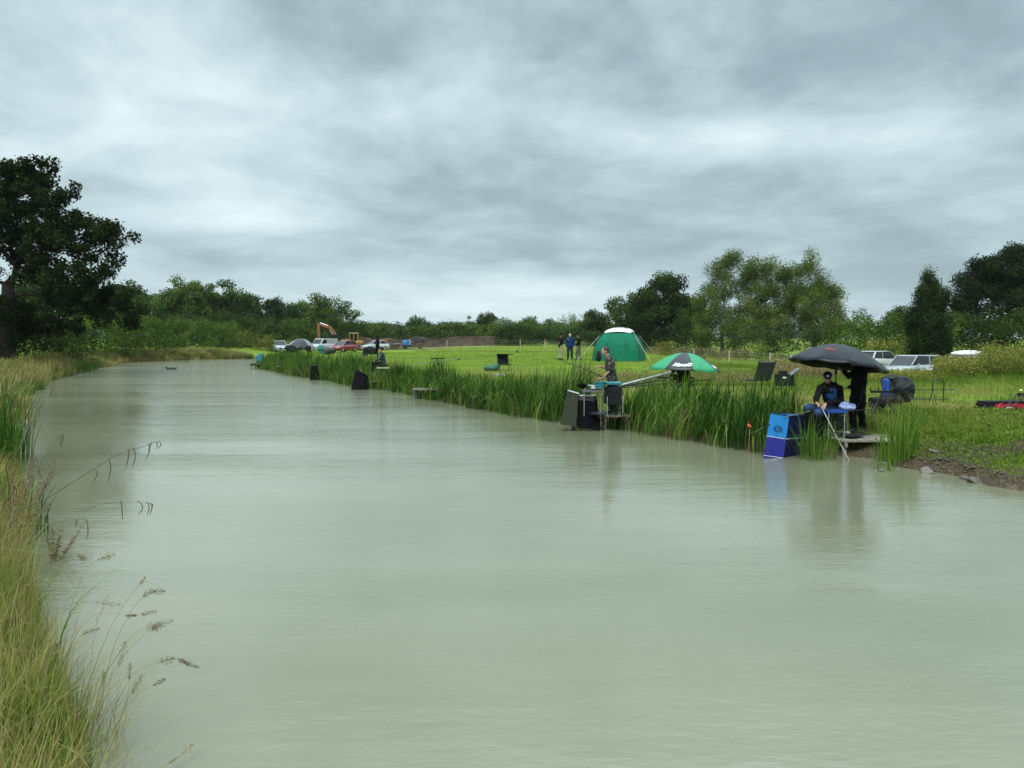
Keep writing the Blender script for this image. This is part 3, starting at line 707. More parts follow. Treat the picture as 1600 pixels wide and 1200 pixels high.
# arc-length table along the right bank
spx = np.linspace(400, 1590, 1200); spts = shore(spx); sl = np.concatenate([[0], np.cumsum(np.linalg.norm(np.diff(spts, axis=0), axis=1))])
def reeds(name, label, p0, p1, per_m, w0, w1, hs, dens_fn=None, wd=(0.012, 0.022), m=REED, vb=0.45, seed=0, tall=1.0):
    """reeds between picture columns p0..p1, from w0 (water side) to w1 (land side) metres off the shore line"""
    s0, s1 = np.interp([p0, p1], spx, sl); n = int((s1-s0)*per_m)
    s = rng.uniform(s0, s1, n); cl = np.repeat(rng.uniform(s0, s1, n//26+1), 26)[:n]; s = np.where(rng.uniform(size=n) < 0.6, cl + rng.normal(size=n)*0.07, s)
    px = np.interp(s, sl, spx); P = np.stack([np.interp(s, sl, spts[:, 0]), np.interp(s, sl, spts[:, 1])], 1)
    T = np.stack([np.interp(s+0.3, sl, spts[:, 0]), np.interp(s+0.3, sl, spts[:, 1])], 1) - P; T /= np.linalg.norm(T, axis=1, keepdims=True)+1e-9
    Nn = np.stack([-T[:, 1], T[:, 0]], 1)      # towards land
    edge = fbm(s*0.9, s*0+seed, 50+seed, 3)-0.5
    off = w0 + (w1-w0)*rng.uniform(size=n)**0.8 + edge*0.5
    x = P[:, 0]+Nn[:, 0]*off; y = P[:, 1]+Nn[:, 1]*off
    k = np.ones(n, bool)
    if dens_fn is not None: k = rng.uniform(size=n) < dens_fn(px)
    x, y, px, s, off = x[k], y[k], px[k], s[k], off[k]; n = len(x)
    z = np.maximum(height(x, y), -0.12)
    hm = np.interp(px, [a for a, b in hs], [b for a, b in hs])
    patch = fbm(s*1.1, off*1.2, 60+seed, 3)
    h = hm*(0.38+1.25*patch)*rng.uniform(0.55, 1.15, n)*tall - np.clip(z, 0, 1)*0.3
    az = rng.uniform(0, 2*math.pi, n)*0.55 + math.pi*1.2 + 1.6*(vnoise(s*0.7, off, 5)-0.5)
    bend = np.abs(rng.normal(size=n))*0.42 + 0.08
    kink = np.where(rng.uniform(size=n) < 0.25, rng.uniform(0.5, 0.85, n), 1.5)
    v = np.clip(vb + (fbm(s*0.8, off, 70+seed)-0.5)*1.3 + rng.normal(size=n)*0.24, 0, 1)
    v = np.where(rng.uniform(size=n) < 0.04, 1.0, v)
    B = Bag(); B.blades(np.stack([x, y, z-0.03], 1), h, rng.uniform(*wd, n), az, bend, 7, v, kink=kink)
    return tag(B.build(name, m), label, 'reeds', kind='stuff')
RH = [(400, 1.1), (450, 1.35), (520, 1.35), (570, 1.15), (600, 1.0), (640, 1.15), (690, 1.1), (760, 1.15), (830, 1.52), (880, 1.45), (940, 1.0), (1000, 1.18), (1100, 1.28), (1200, 1.25), (1260, 1.05)]
def gap(px):
    g = np.ones_like(px)
    for c, hw, a in ((912, 33, 0.08), (664, 24, 0.95), (562, 14, 0.35), (491, 8, 0.3), (403, 7, .2), (1228, 28, 0.12)):
        g = np.where(np.abs(px-c) < hw, a, g)
    return g
reeds('reeds', 'dense tall green reeds fringing the fished bank', 402, 1262, 360, -0.35, 1.5, RH, gap, wd=(0.018, 0.040), vb=0.50)
reeds('reeds', 'fine pale reed stems and old leaves at the water line', 402, 1262, 22, -0.4, 0.5, [(400, 1.0), (1260, 0.85)], gap, wd=(0.007, 0.012), m=STRAW, vb=0.45, seed=3)
def clump(name, label, cx, cy, n, rad, h, vb, m=REED, wd=(0.010, 0.018), spread=0.35, segs=7, cat='reeds', kind='stuff', group=None, zmin=-0.1, kinkp=0.1, v_jit=0.17):
    a = rng.uniform(0, 2*math.pi, n); r_ = rad*np.sqrt(rng.uniform(size=n)); x = cx+np.cos(a)*r_; y = cy+np.sin(a)*r_
    z = np.maximum(height(x, y), zmin); B = Bag()
    az = a + rng.normal(size=n)*0.7
    B.blades(np.stack([x, y, z-0.03], 1), h*rng.uniform(0.45, 1.1, n), rng.uniform(*wd, n), az, np.abs(rng.normal(size=n))*spread+0.05, segs, np.clip(vb+rng.normal(size=n)*v_jit, 0, 1),
             kink=np.where(rng.uniform(size=n) < kinkp, rng.uniform(0.6, 0.9, n), 1.5))
    return tag(B.build(name, m), label, cat, group, kind)
q = at(1276, 718); clump('reeds', 'thin clump of reeds growing in the water before the wooden platform', q.x, q.y+0.05, 85, 0.36, 1.10, 0.62, spread=0.28, wd=(0.014, 0.026))
q = at(1405, 728); clump('reeds', 'bright upright reed clump beside the platform end', q.x+0.02, q.y+0.15, 120, 0.33, 1.2, 0.7, spread=0.2, wd=(0.014, 0.024))
q = at(1422, 726); clump('reeds', 'second tuft of yellow green reeds at the muddy edge', q.x+0.1, q.y+0.3, 60, 0.2, 1.05, 0.75, spread=0.18)
q = at(1385, 735); clump('reeds', 'short reed shoots at the foot of the muddy bank', q.x, q.y+0.1, 36, 0.18, 0.65, 0.8, spread=0.15)

# --- short grass over the field and banks
def field_grass(name, label, n, xr, yr, h, wd, segs, dens, vb=0.5, m=GRASS, bendm=0.35, dmin=0.35):
    P, d = land_pts(n, xr, yr, dmin, dens=dens); k = len(P)
    pt = fbm(P[:, 0]*0.5, P[:, 1]*0.5, 81); pt2 = fbm(P[:, 0]*2.2, P[:, 1]*2.2, 82)
    hh = rng.uniform(*h, k)*(0.5+1.1*pt2)
    B = Bag(); B.blades(P-np.array([0, 0, 0.01]), hh, rng.uniform(*wd, k), rng.uniform(0, 6.28, k), np.abs(rng.normal(size=k))*bendm+0.1, segs, np.clip(vb+(pt-0.5)*0.9+rng.normal(size=k)*0.16+0.5*np.exp(-((d-4.2)/1.6)**2)*(P[:, 0] > -4)*sstep(0.3, 0.6, fbm(P[:, 0]*0.8, P[:, 1]*0.8, 41))+0.38*np.exp(-((P[:, 1]-26)/8)**2)*sstep(0.35, 0.6, fbm(P[:, 0]*0.35, P[:, 1]*0.35, 43)), 0, 1))
    return tag(B.build(name, m), label, 'grass', kind='stuff')
tuft = lambda x, y, d: 0.25+0.75*sstep(0.38, 0.62, fbm(x*0.9, y*0.9, 90))
def mudmask(x, y, d):
    rb = sstep(6.0, 7.0, x)*(1-sstep(16.5, 19.5, y)); pt = fbm(x*1.1, y*1.1, 33)
    return 1 - np.clip(rb*(1-sstep(0.2, 1.3, d+(pt-0.5)*5.0)), 0, 0.75)
field_grass('grass', 'short bright grass on the near part of the field', 330000, (-6, 31), (14, 34), (0.05, 0.15), (0.008, 0.014), 2, lambda x, y, d: tuft(x, y, d)*mudmask(x, y, d)*(np.abs(x) < y*0.85+3), dmin=0.3)
field_grass('grass', 'cut green grass across the open field', 330000, (-30, 60), (34, 90), (0.05, 0.13), (0.02, 0.035), 1, lambda x, y, d: tuft(x, y, d)*(np.abs(x) < y*0.85+3), vb=0.55, dmin=1.2)
field_grass('grass', 'tufted grass and weeds on the muddy bank', 200000, (5.8, 19), (8, 18), (0.04, 0.16), (0.008, 0.016), 3, lambda x, y, d: mudmask(x, y, d)*(0.4+0.6*tuft(x, y, d)), vb=0.55, bendm=0.5, dmin=0.12)
field_grass('grass', 'long seeding grass behind the reeds', 60000, (-10, 13), (16, 46), (0.25, 0.60), (0.006, 0.012), 3, lambda x, y, d: np.exp(-((d-2.3)/0.9)**2)*sstep(0.4, 0.6, fbm(x*0.5, y*0.5, 95)), vb=0.45, m=STRAW)
field_grass('grass', 'rough longer grass on the rise behind the umbrellas', 90000, (8, 34), (20, 44), (0.12, 0.38), (0.009, 0.018), 2, lambda x, y, d: sstep(0.36, 0.56, fbm(x*0.35, y*0.35, 97))*sstep(24, 30, y + 0.35*x)*(x < y*0.85+3), vb=0.42)
# broad-leaved weeds on the muddy bank
P, d = land_pts(17000, (6.2, 15), (10.5, 17.5), 0.15, 4, dens=lambda x, y, d: sstep(0.36, 0.56, fbm(x*1.6, y*1.6, 44)))
V, F = rnd_quads(P+np.stack([0*d, 0*d, rng.uniform(0.02, 0.14, len(d))], 1), rng.uniform(0.03, 0.08, len(d)), nrm_bias=np.array([0, -0.3, 1.0]))
tag(np_mesh('weeds', V, F, LEAF['mid'], attrs={'v': np.repeat(np.clip(rng.normal(0.8, 0.2, len(P)), 0, 1), 4)}), 'low broad leaved weeds over the muddy bank', 'weeds', kind='stuff')
# tall flowering weeds in front of the parked cars
def tall_weeds(name, label, pxr, yr, n, h, vb, m, leafm, lv, seed, hd=0.05):
    px = rng.uniform(*pxr, n); y = rng.uniform(*yr, n); x = (px-800)/FPX*y; z = height(x, y)
    pt = fbm(x*0.9, y*0.9, seed); hh = rng.uniform(*h, n)*(0.55+0.9*pt); az = rng.uniform(0, 6.28, n); bd = np.abs(rng.normal(size=n))*0.16
    B = Bag(); B.blades(np.stack([x, y, z-0.02], 1), hh, rng.uniform(0.010, 0.018, n), az, bd, 3, np.clip(vb+rng.normal(size=n)*0.2, 0, 1))
    tag(B.build(name, m), label, 'weeds', kind='stuff')
    k = rng.integers(0, n, n*lv); t = rng.uniform(0.25, 1.03, n*lv)
    C = np.stack([x[k]+np.cos(az[k])*bd[k]*t*t*hh[k]+rng.normal(size=len(k))*hd*1.6, y[k]+rng.normal(size=len(k))*hd*1.6, z[k]+hh[k]*t], 1)
    V, F = rnd_quads(C, rng.uniform(0.04, 0.10, len(k)), nrm_bias=np.array([0, -0.2, 0.7]))
    tag(np_mesh(name, V, F, leafm, attrs={'v': np.repeat(np.clip(0.45+t*0.35+rng.normal(size=len(k))*0.2, 0, 1), 4)}), label, 'weeds', kind='stuff')
tall_weeds('weeds', 'tall yellow green flowering weeds before the roof box car', (1530, 2000), (29, 37), 4500, (0.75, 1.45), 0.35, REED, LEAF['yellow'], 15, 101)
tall_weeds('weeds', 'rough seeding weeds and grass below the parked cars', (1335, 1480), (27, 34), 1500, (0.12, 0.34), 0.7, REED, LEAF['yellow'], 7, 102)
tall_weeds('weeds', 'brown seeding weeds on the rise behind the black umbrella', (1200, 1345), (30, 40), 1500, (0.3, 0.8), 0.6, STRAW, LEAF['brown'], 8, 103)
tall_weeds('weeds', 'pale dry weeds between the bank angler and tent', (895, 945), (23, 26), 200, (0.5, 0.95), 0.75, STRAW, LEAF['brown'], 2, 104)
tall_weeds('weeds', 'seeding grasses along the fence line', (650, 1330), (78, 98), 2200, (0.4, 1.0), 0.6, STRAW, LEAF['yellow'], 4, 105, hd=0.12)
tall_weeds('weeds', 'dark dock stems behind the green umbrella', (960, 1190), (25, 29), 350, (0.3, 0.6), 0.3, STRAW, LEAF['brown'], 6, 106)
tall_weeds('weeds', 'lower yellow green weeds hiding the flank of the roof box car', (1462, 1535), (28, 36), 900, (0.45, 0.85), 0.35, REED, LEAF['yellow'], 14, 111)
# reddish dock by the cars
q = G(1530, 33); clump('weeds', 'rusty dock seed heads standing out of the yellow weeds', q.x, q.y, 90, 0.5, 1.6, 0.3, m=LEAF['brown'], cat='weeds', spread=0.1)

# --- far left bank: dry tussocks, lawn, rushes
def tussocks(name, label, shore_px, dr, n, per, h, vb, m, wd, spread, seed):
    """tussocks along the far/left shore, given by picture columns with depth from the pond outline"""
    r0 = np.random.default_rng(seed); LP = np.array([tuple(at(x, y)[:2]) for x, y in [(394, 560.6)]+lpix]); 
    LX = np.array([x for x, y in lpix]); idx = np.arange(len(LP)); t = r0.uniform(*shore_px, n)
    x = np.interp(t, idx, LP[:, 0]); y = np.interp(t, idx, LP[:, 1])
    T = np.stack([np.interp(t+0.05, idx, LP[:, 0])-x, np.interp(t+0.05, idx, LP[:, 1])-y], 1); T /= np.linalg.norm(T, axis=1, keepdims=True)+1e-9
    off = r0.uniform(*dr, n); x = x + T[:, 1]*off; y = y - T[:, 0]*off
    if np.median(sdist(x, y)) < 0: x = x - 2*T[:, 1]*off; y = y + 2*T[:, 0]*off
    k = np.repeat(np.arange(n), per); N = len(k); a = r0.uniform(0, 6.28, N); rr = np.sqrt(r0.uniform(size=N))*spread
    X_ = x[k]+np.cos(a)*rr; Y_ = y[k]+np.sin(a)*rr; Z_ = np.maximum(height(X_, Y_), -0.05)
    hh = (h[0]+(h[1]-h[0])*r0.uniform(size=n))[k]*r0.uniform(0.5, 1.1, N); tv = r0.uniform(-0.22, 0.22, n)[k]
    B = Bag(); B.blades(np.stack([X_, Y_, Z_], 1), hh, r0.uniform(*wd, N), a+r0.normal(size=N)*0.5, np.abs(r0.normal(size=N))*0.45+0.1, 4, np.clip(vb+tv+r0.normal(size=N)*0.15, 0, 1))
    return tag(B.build(name, m), label, 'grass', kind='stuff')
tussocks('grass', 'tall dry yellow grass tussocks along the far bank', (0, 8), (0.1, 2.6), 420, 90, (0.4, 0.95), 0.55, STRAW, (0.022, 0.04), 0.6, 1)
tussocks('grass', 'greener rush tussocks among the dry grass on the far bank', (0, 8), (0.0, 2.0), 150, 80, (0.5, 0.9), 0.4, REED, (0.02, 0.035), 0.5, 2)
tussocks('grass', 'straw coloured grass overhanging the water on the near bank', (7.5, 11), (0.3, 1.8), 260, 80, (0.25, 0.5), 0.5, STRAW, (0.010, 0.018), 0.4, 3)
# --- nearest bank, bottom corner of the view
def near_grass(label, n, yr, h, wd, vb, m, dm=(0.0, 3.4), segs=5, bendm=0.4, pat=(0.3, 0.5), seed=0, lean=None):
    P, d = land_pts(n, (-16, 0.2), yr, dm[0], dm[1], dens=lambda x, y, d: sstep(pat[0], pat[1], fbm(x*1.7, y*1.7, 120+seed))*((x > -y*0.75-1.2))); k = len(P)
    az = rng.uniform(0, 6.28, k) if lean is None else lean + rng.normal(size=k)*0.8
    pt = fbm(P[:, 0]*1.2, P[:, 1]*1.2, 130+seed)
    B = Bag(); B.blades(P-np.array([0, 0, 0.02]), rng.uniform(*h, k)*(0.55+0.9*pt), rng.uniform(*wd, k), az, np.abs(rng.normal(size=k))*bendm+0.08, segs, np.clip(vb+(pt-0.5)*0.7+rng.normal(size=k)*0.18, 0, 1),
                        kink=np.where(rng.uniform(size=k) < 0.06, rng.uniform(0.5, 0.85, k), 1.5))
    return tag(B.build('grass', m), label, 'grass', kind='stuff')
near_grass('lush green grass on the near bank', 190000, (2.0, 10), (0.22, 0.55), (0.005, 0.010), 0.62, GRASS, seed=1, pat=(0.2, 0.45))
near_grass('long straw coloured grass on the near bank', 130000, (2.0, 10), (0.40, 0.85), (0.003, 0.006), 0.68, STRAW, seed=2, pat=(0.26, 0.44))
near_grass('green grass further along the near bank', 90000, (9, 24), (0.18, 0.42), (0.008, 0.014), 0.5, GRASS, seed=3)
near_grass('dry grass further along the near bank', 60000, (9, 24), (0.25, 0.55), (0.005, 0.010), 0.5, STRAW, seed=4, pat=(0.4, 0.56))
near_grass('thin bleached grass stems leaning over the pond edge', 9000, (2.6, 8), (0.6, 1.05), (0.002, 0.0035), 0.8, STRAW, dm=(-0.05, 0.7), seed=5, lean=0.25, bendm=0.5, pat=(0.25, 0.45))
near_grass('arching sedge leaves hanging over the water', 3600, (5, 13), (0.6, 1.1), (0.007, 0.013), 0.75, REED, dm=(-0.05, 0.9), seed=6, lean=0.2, bendm=1.0, pat=(0.3, 0.5))
# tall sword-leaved rushes at the frame edge
for px, y, n, hh in ((-6, 13.6, 110, 1.65), (6, 14.4, 90, 1.7), (-34, 12.6, 130, 1.7), (2, 9.0, 70, 0.95)):
    x = (px-800)/FPX*y; clump('reeds', 'tall dark green sword leaved rushes at the edge of the near bank', x, y, n, 0.42, hh, 0.38, spread=0.16, wd=(0.014, 0.024), kinkp=0.04)
# brown dock and rush seed heads
DOCK = M('dock_seed', (0.12, 0.045, 0.028), 0.8, var=0.4, scale=40)
STEM = M('dry_stem', (0.23, 0.20, 0.11), 0.7, var=0.25, scale=10)
DARKSTEM = M('dark_sedge', (0.070, 0.068, 0.028), 0.7, var=0.3, scale=10)
SEED = M('grass_seed_head', (0.165, 0.120, 0.065), 0.8, var=0.4, scale=60)
PALESEED = M('pale_seed_head', (0.33, 0.285, 0.165), 0.8, var=0.3, scale=60)
def dock(px, y, h, label):
    x = (px-800)/FPX*y; z = hz(x, y); root = thing('dock_plant', label, 'plant', (x, y, z))
    mb = MB(); sd = []
    for k in range(7):
        a = random.uniform(0, 6.28); r_ = random.uniform(0.05, 0.35); P = curve_pts([(0, 0, 0), (r_*math.cos(a)*.4, r_*math.sin(a)*.4, h*.5), (r_*math.cos(a), r_*math.sin(a), h*random.uniform(.75, 1.05))], 5)
        mb.tube(P, [0.005*(1-i/len(P)*.7) for i in range(len(P))], 5)
        for p in P[len(P)//2:]:
            for q in range(26): sd.append(np.array(p)+rng.normal(size=3)*[0.014, 0.014, h*0.04])
    mb.build('stem', STEM, root, smooth=True)
    V, F = rnd_quads(np.array(sd), rng.uniform(0.008, 0.02, len(sd))); np_mesh('seed_head', V, F, DOCK, root)
dock(20, 8.6, 0.95, 'red brown dock with seeded stems under the tall rushes')
dock(40, 9.4, 0.85, 'rusty dock leaning towards the water beside the rushes')
dock(5, 7.6, 0.8, 'dark red dock at the very edge of the view')
dock(72, 8.0, 0.55, 'low rusty dock spreading over the pond edge')
# pendulous sedge stems arching over the water, traced from the photograph
def sedge(label, pix, y0, y1, tips, r0=0.0045):
    n = len(pix); P = [atd(px, py, y0+(y1-y0)*i/(n-1)) for i, (px, py) in enumerate(pix)]; b = P[0].copy()
    root = thing('sedge_stem', label, 'plant', b)
    Q = curve_pts([p-b for p in P], 6); mb = MB(); mb.tube(Q, [r0*(1-0.7*i/len(Q)) for i in range(len(Q))], 5); mb.build('stem', DARKSTEM, root, smooth=True)
    for t, ln, sw in tips:
        f = t*(len(Q)-1); i = min(int(f), len(Q)-2); p = Q[i].lerp(Q[i+1], f-i); L = ln*mpp(y1)
        C = curve_pts([p, p+Vector((sw*L*.35+L*.06, 0, L*.05)), p+Vector((sw*L*.7+L*.10, 0, -L*.35)), p+Vector((sw*L*.45+L*random.uniform(-.25, .12), 0, -L*random.uniform(.8, 1.1)))], 4)
        m2 = MB(); m2.tube(C, [0.0015]*4 + [0.0045]*(len(C)-6) + [0.003, 0.0015], 5); m2.build('catkin', DARKSTEM, root, smooth=True)
sedge('sedge stem arching furthest over the water with drooping catkins', [(20,800),(70,780),(130,743),(185,710),(222,698),(246,690)], 6.6, 7.6, [(0.45,22,.3),(0.53,30,.1),(0.68,26,-.2),(0.7,32,.1),(0.86,26,.05),(0.93,16,-.5),(0.97,10,.3),(0.995,14,.5)])
sedge('short sedge stem with a hooped tangle of catkins above the water', [(120,800),(160,788),(187,785),(215,785),(240,788)], 6.6, 7.2, [(0.5,28,0.02),(0.72,24,.5),(0.86,18,.4),(0.93,18,.2),(0.99,16,-.3)], 0.002)
sedge('straight dark sedge stem leaning up beside the rushes', [(40,790),(58,735),(78,703),(98,676)], 7.6, 8.2, [(0.35,14,.1),(0.9,18,.1),(0.97,14,.1)])
sedge('thin sedge stem reaching up in front of the open water', [(20,720),(45,668),(65,632),(80,602)], 9.4, 10.2, [(0.45,14,.2),(0.55,18,.1),(0.97,16,.1)])
sedge('broken sedge stem hanging low over the ripples', [(95,830),(118,812),(131,812)], 6.4, 6.8, [(0.5,12,.1),(0.95,30,.2)], 0.002)
# single tall grasses with seed heads (cocksfoot), traced from the photograph
def seedgrass(label, pix, y0, y1, heads, pale=False, r0=0.0021):
    n = len(pix); P = [atd(px, py, y0+(y1-y0)*i/(n-1)) for i, (px, py) in enumerate(pix)]; b = P[0].copy()
    root = thing('seeding_grass', label, 'plant', b); Q = curve_pts([p-b for p in P], 6)
    mb = MB(); mb.tube(Q, [r0*(1-0.5*i/len(Q)) for i in range(len(Q))], 4); mb.build('stem', STEM, root, smooth=True)
    C = []; dirs = []
    for t, ln, th in heads:
        f = t*(len(Q)-1); i = min(int(f), len(Q)-2); p = Q[i].lerp(Q[i+1], f-i); d = (Q[i+1]-Q[i]).normalized(); L = ln*mpp(y1)*1.35; th = th*1.7
        m = 170; s = rng.uniform(-0.5, 0.5, m); w_ = th*mpp(y1)*np.sqrt(1-(2*s)**2*0.9)
        C.append(np.array(p)[None]+np.array(d)[None]*(s*L)[:, None]+rng.normal(size=(m, 3))*(w_*0.33)[:, None])
    C = np.concatenate(C); V, F = rnd_quads(C, rng.uniform(0.006, 0.012, len(C)), asp=0.4)
    np_mesh('seed_head', V, F, PALESEED if pale else SEED, root)
SG = [('seeding grass stem arching highest over the pond', [(150,1130),(175,1020),(205,955),(232,926),(250,924)], [(.74,12,5),(.98,14,4)], 0),
      ('seeding grass with a hooked dark head pointing at the open water', [(140,1160),(170,1080),(210,1050),(245,1036),(272,1030),(302,1040)], [(.72,16,6),(.9,12,4),(.98,18,4)], 0),
      ('seeding grass with a thick brown head beside the hooked one', [(150,1190),(160,1090),(190,1030),(232,985),(247,978)], [(.86,14,8),(.97,14,7)], 0),
      ('seeding grass holding a slim head level with the pond surface', [(120,1130),(160,1060),(210,990),(262,972)], [(.96,22,5)], 0),
      ('seeding grass with two heads on one fine stem', [(90,1100),(115,1000),(150,960),(205,962),(236,957)], [(.97,16,4),(.75,10,3)], 0),
      ('pale seeding grass with a feathery head nearest the bank', [(105,1110),(112,1040),(118,990),(120,950)], [(.9,40,5)], 1),
      ('pale upright seeding grass in the middle of the tuft', [(135,1120),(142,1040),(150,980),(163,945)], [(.9,38,4)], 1),
      ('seeding grass with a flat head tipped towards the far bank', [(70,1080),(85,990),(110,945),(150,942),(174,944)], [(.95,30,4)], 0),
      ('seeding grass with clustered spikelets at the top of the tuft', [(90,1080),(108,960),(130,900),(150,876),(172,868)], [(.9,10,7),(.98,12,5)], 1),
      ('seeding grass with a short dark head low over the water', [(60,1110),(105,1030),(125,995),(147,984)], [(.93,20,4)], 0),
      ('seeding grass with a brown head leaning over the water, lower in the tuft', [(120,1190),(150,1120),(180,1060),(196,1005)], [(.9,26,6)], 0),
      ('seeding grass with a nodding head below the hooked one', [(110,1200),(150,1130),(200,1090),(220,1058)], [(.9,24,6)], 0),
      ('thin seeding grass with two small dark spikelets', [(150,1200),(175,1130),(215,1085),(252,1064)], [(.97,12,4)], 0),
      ('dark plantain head on a stiff stem in the tuft', [(160,1200),(192,1140),(200,1080),(203,1045)], [(.96,20,3)], 0),
      ('second dark plantain head beside the stiff one', [(150,1200),(158,1140),(162,1080),(162,1055)], [(.95,18,3)], 0),
      ('lowest seeding grass bending out at the bottom of the picture', [(200,1260),(245,1205),(275,1185),(295,1168)], [(.97,18,5),(.6,8,3)], 1),
      ('seeding grass with a reddish drooping head by the ripples', [(60,1010),(85,930),(100,890),(118,868),(128,872)], [(.97,12,5)], 0),
      ('fine seeding grass crossing behind the others', [(110,1150),(160,1010),(190,950),(225,905)], [(.98,10,3)], 1)]
for i, (lab, pix, hd, pale) in enumerate(SG):
    y0 = 3.9 + 0.15*(i % 5); y0 = {0: y0}.get(0) if pix[0][1] > 1140 else 4.6+0.15*(i % 4)
    seedgrass(lab, pix, y0, y0+0.25, hd, bool(pale))
# bleached stems at the pond edge: many, one mass
B = Bag(); n = 260
b0 = np.array([tuple(atd(px, 1215 - (190-px)*0.9 + random.uniform(-20, 60), 4.2+random.uniform(-.3, .9))) for px in np.random.default_rng(4).uniform(60, 190, n)])
B.blades(b0, rng.uniform(0.45, 0.95, n), rng.uniform(0.0025, 0.004, n), rng.normal(size=n)*0.7+0.1, np.abs(rng.normal(size=n))*0.35+0.2, 6, np.clip(rng.normal(0.75, 0.15, n), 0, 1))
tag(B.build('grass', STRAW), 'wispy bleached grass stems at the bottom of the near bank', 'grass', kind='stuff')
# ================================================================== PEOPLE
def bake_remesh(mb, name, m, parent, voxel, smooth_it=4, label=None, fold=0.0, fscale=10.0):
    o = mb.build(name, m, None, fix=True)
    r = o.modifiers.new('r', 'REMESH'); r.mode = 'VOXEL'; r.voxel_size = voxel; r.use_smooth_shade = True
    s = o.modifiers.new('s', 'SMOOTH'); s.iterations = smooth_it; s.factor = 0.5
    bpy.context.view_layer.update()
    me = bpy.data.meshes.new_from_object(o.evaluated_get(bpy.context.evaluated_depsgraph_get()))
    me.materials.clear()
    for mm in (m if isinstance(m, (list, tuple)) else [m]): me.materials.append(mm)
    me.polygons.foreach_set('use_smooth', [True]*len(me.polygons))
    if fold:
        for vx in me.vertices:
            q = vx.co*fscale; q = Vector((q.x+1.7*mnoise.noise(q*.5), q.y, q.z*.6)); vx.co += vx.normal*fold*(1-2*abs(mnoise.noise(q))-.5)
    o.modifiers.clear(); o.data = me; me.name = name; o.parent = parent
    if label: o['label'] = label
    return o
from mathutils import noise as mnoise
def cap(mb, a, b, ra, rb, n=12):
    mb.tube([a, b], [ra, rb], n); mb.ell(a, (ra,)*3, n, 8); mb.ell(b, (rb,)*3, n, 8)
SKIN = M('skin', (0.42, 0.22, 0.15), 0.55, var=0.1, scale=30)
EYE = M('dark_eye', (0.02, 0.015, 0.012), 0.3)
BLACKCLOTH = M('black_cloth', (0.007, 0.007, 0.008), 0.9, spec=0.12, var=0.35, scale=9, bump=0.5, bscale=14)
NAVY = M('navy_cloth', (0.008, 0.012, 0.036), 0.85, spec=0.2, var=0.3, scale=9, bump=0.4, bscale=14)
BLUECLOTH = M('blue_cloth', (0.010, 0.055, 0.32), 0.7, var=0.25, scale=9, bump=0.4, bscale=14)
KHAKI = M('khaki_cloth', (0.30, 0.26, 0.18), 0.85, var=0.25, scale=9, bump=0.4, bscale=14)
DKHAKI = M('dark_khaki_cloth', (0.13, 0.11, 0.08), 0.85, var=0.3, scale=9, bump=0.4)
CAMO = None
def camo():
    m, nt, out = new_mat('camouflage_cloth'); tc = nt.new('ShaderNodeTexCoord')
    f = nt.noise(tc.outputs['Object'], 11, 3, 0.6, dist=0.6)
    c = nt.ramp(f, [(0, (0.012, 0.012, 0.012)), (0.49, (0.02, 0.019, 0.016)), (0.53, (0.085, 0.078, 0.055)), (0.60, (0.17, 0.15, 0.11)), (0.63, (0.02, 0.02, 0.02))], 'CONSTANT')
    b = nt.new('ShaderNodeBsdfPrincipled'); nt.set(b, 'Base Color', c); nt.set(b, 'Roughness', 0.85); nt.l.new(b.outputs[0], out.inputs[0]); return m
CAMO = camo()
HAIR = M('dark_hair', (0.035, 0.025, 0.018), 0.7, var=0.4, scale=40)
GREYHAIR = M('grey_hair', (0.42, 0.40, 0.36), 0.7, var=0.2, scale=40)
BOOT = M('rubber_boot', (0.018, 0.017, 0.015), 0.5, var=0.3)
STAND = dict(pelvis=(0,0,.94), waist=(0,.0,1.08), chest=(0,.0,1.30), neck=(0,.0,1.47), head=(0,.03,1.62), face=(0,1,0),
  sh=((-.19,0,1.41),(.19,0,1.41)), el=((-.26,-.03,1.14),(.26,-.03,1.14)), wr=((-.25,.08,.90),(.25,.08,.90)), hip=((-.10,0,.92),(.10,0,.92)),
  kn=((-.12,.03,.50),(.12,.03,.50)), an=((-.13,-.02,.09),(.13,-.02,.09)), toe=((-.15,.16,.04),(.15,.16,.04)), hand=((.0,.25,-1),(.0,.25,-1)), curl=(.5,.5))
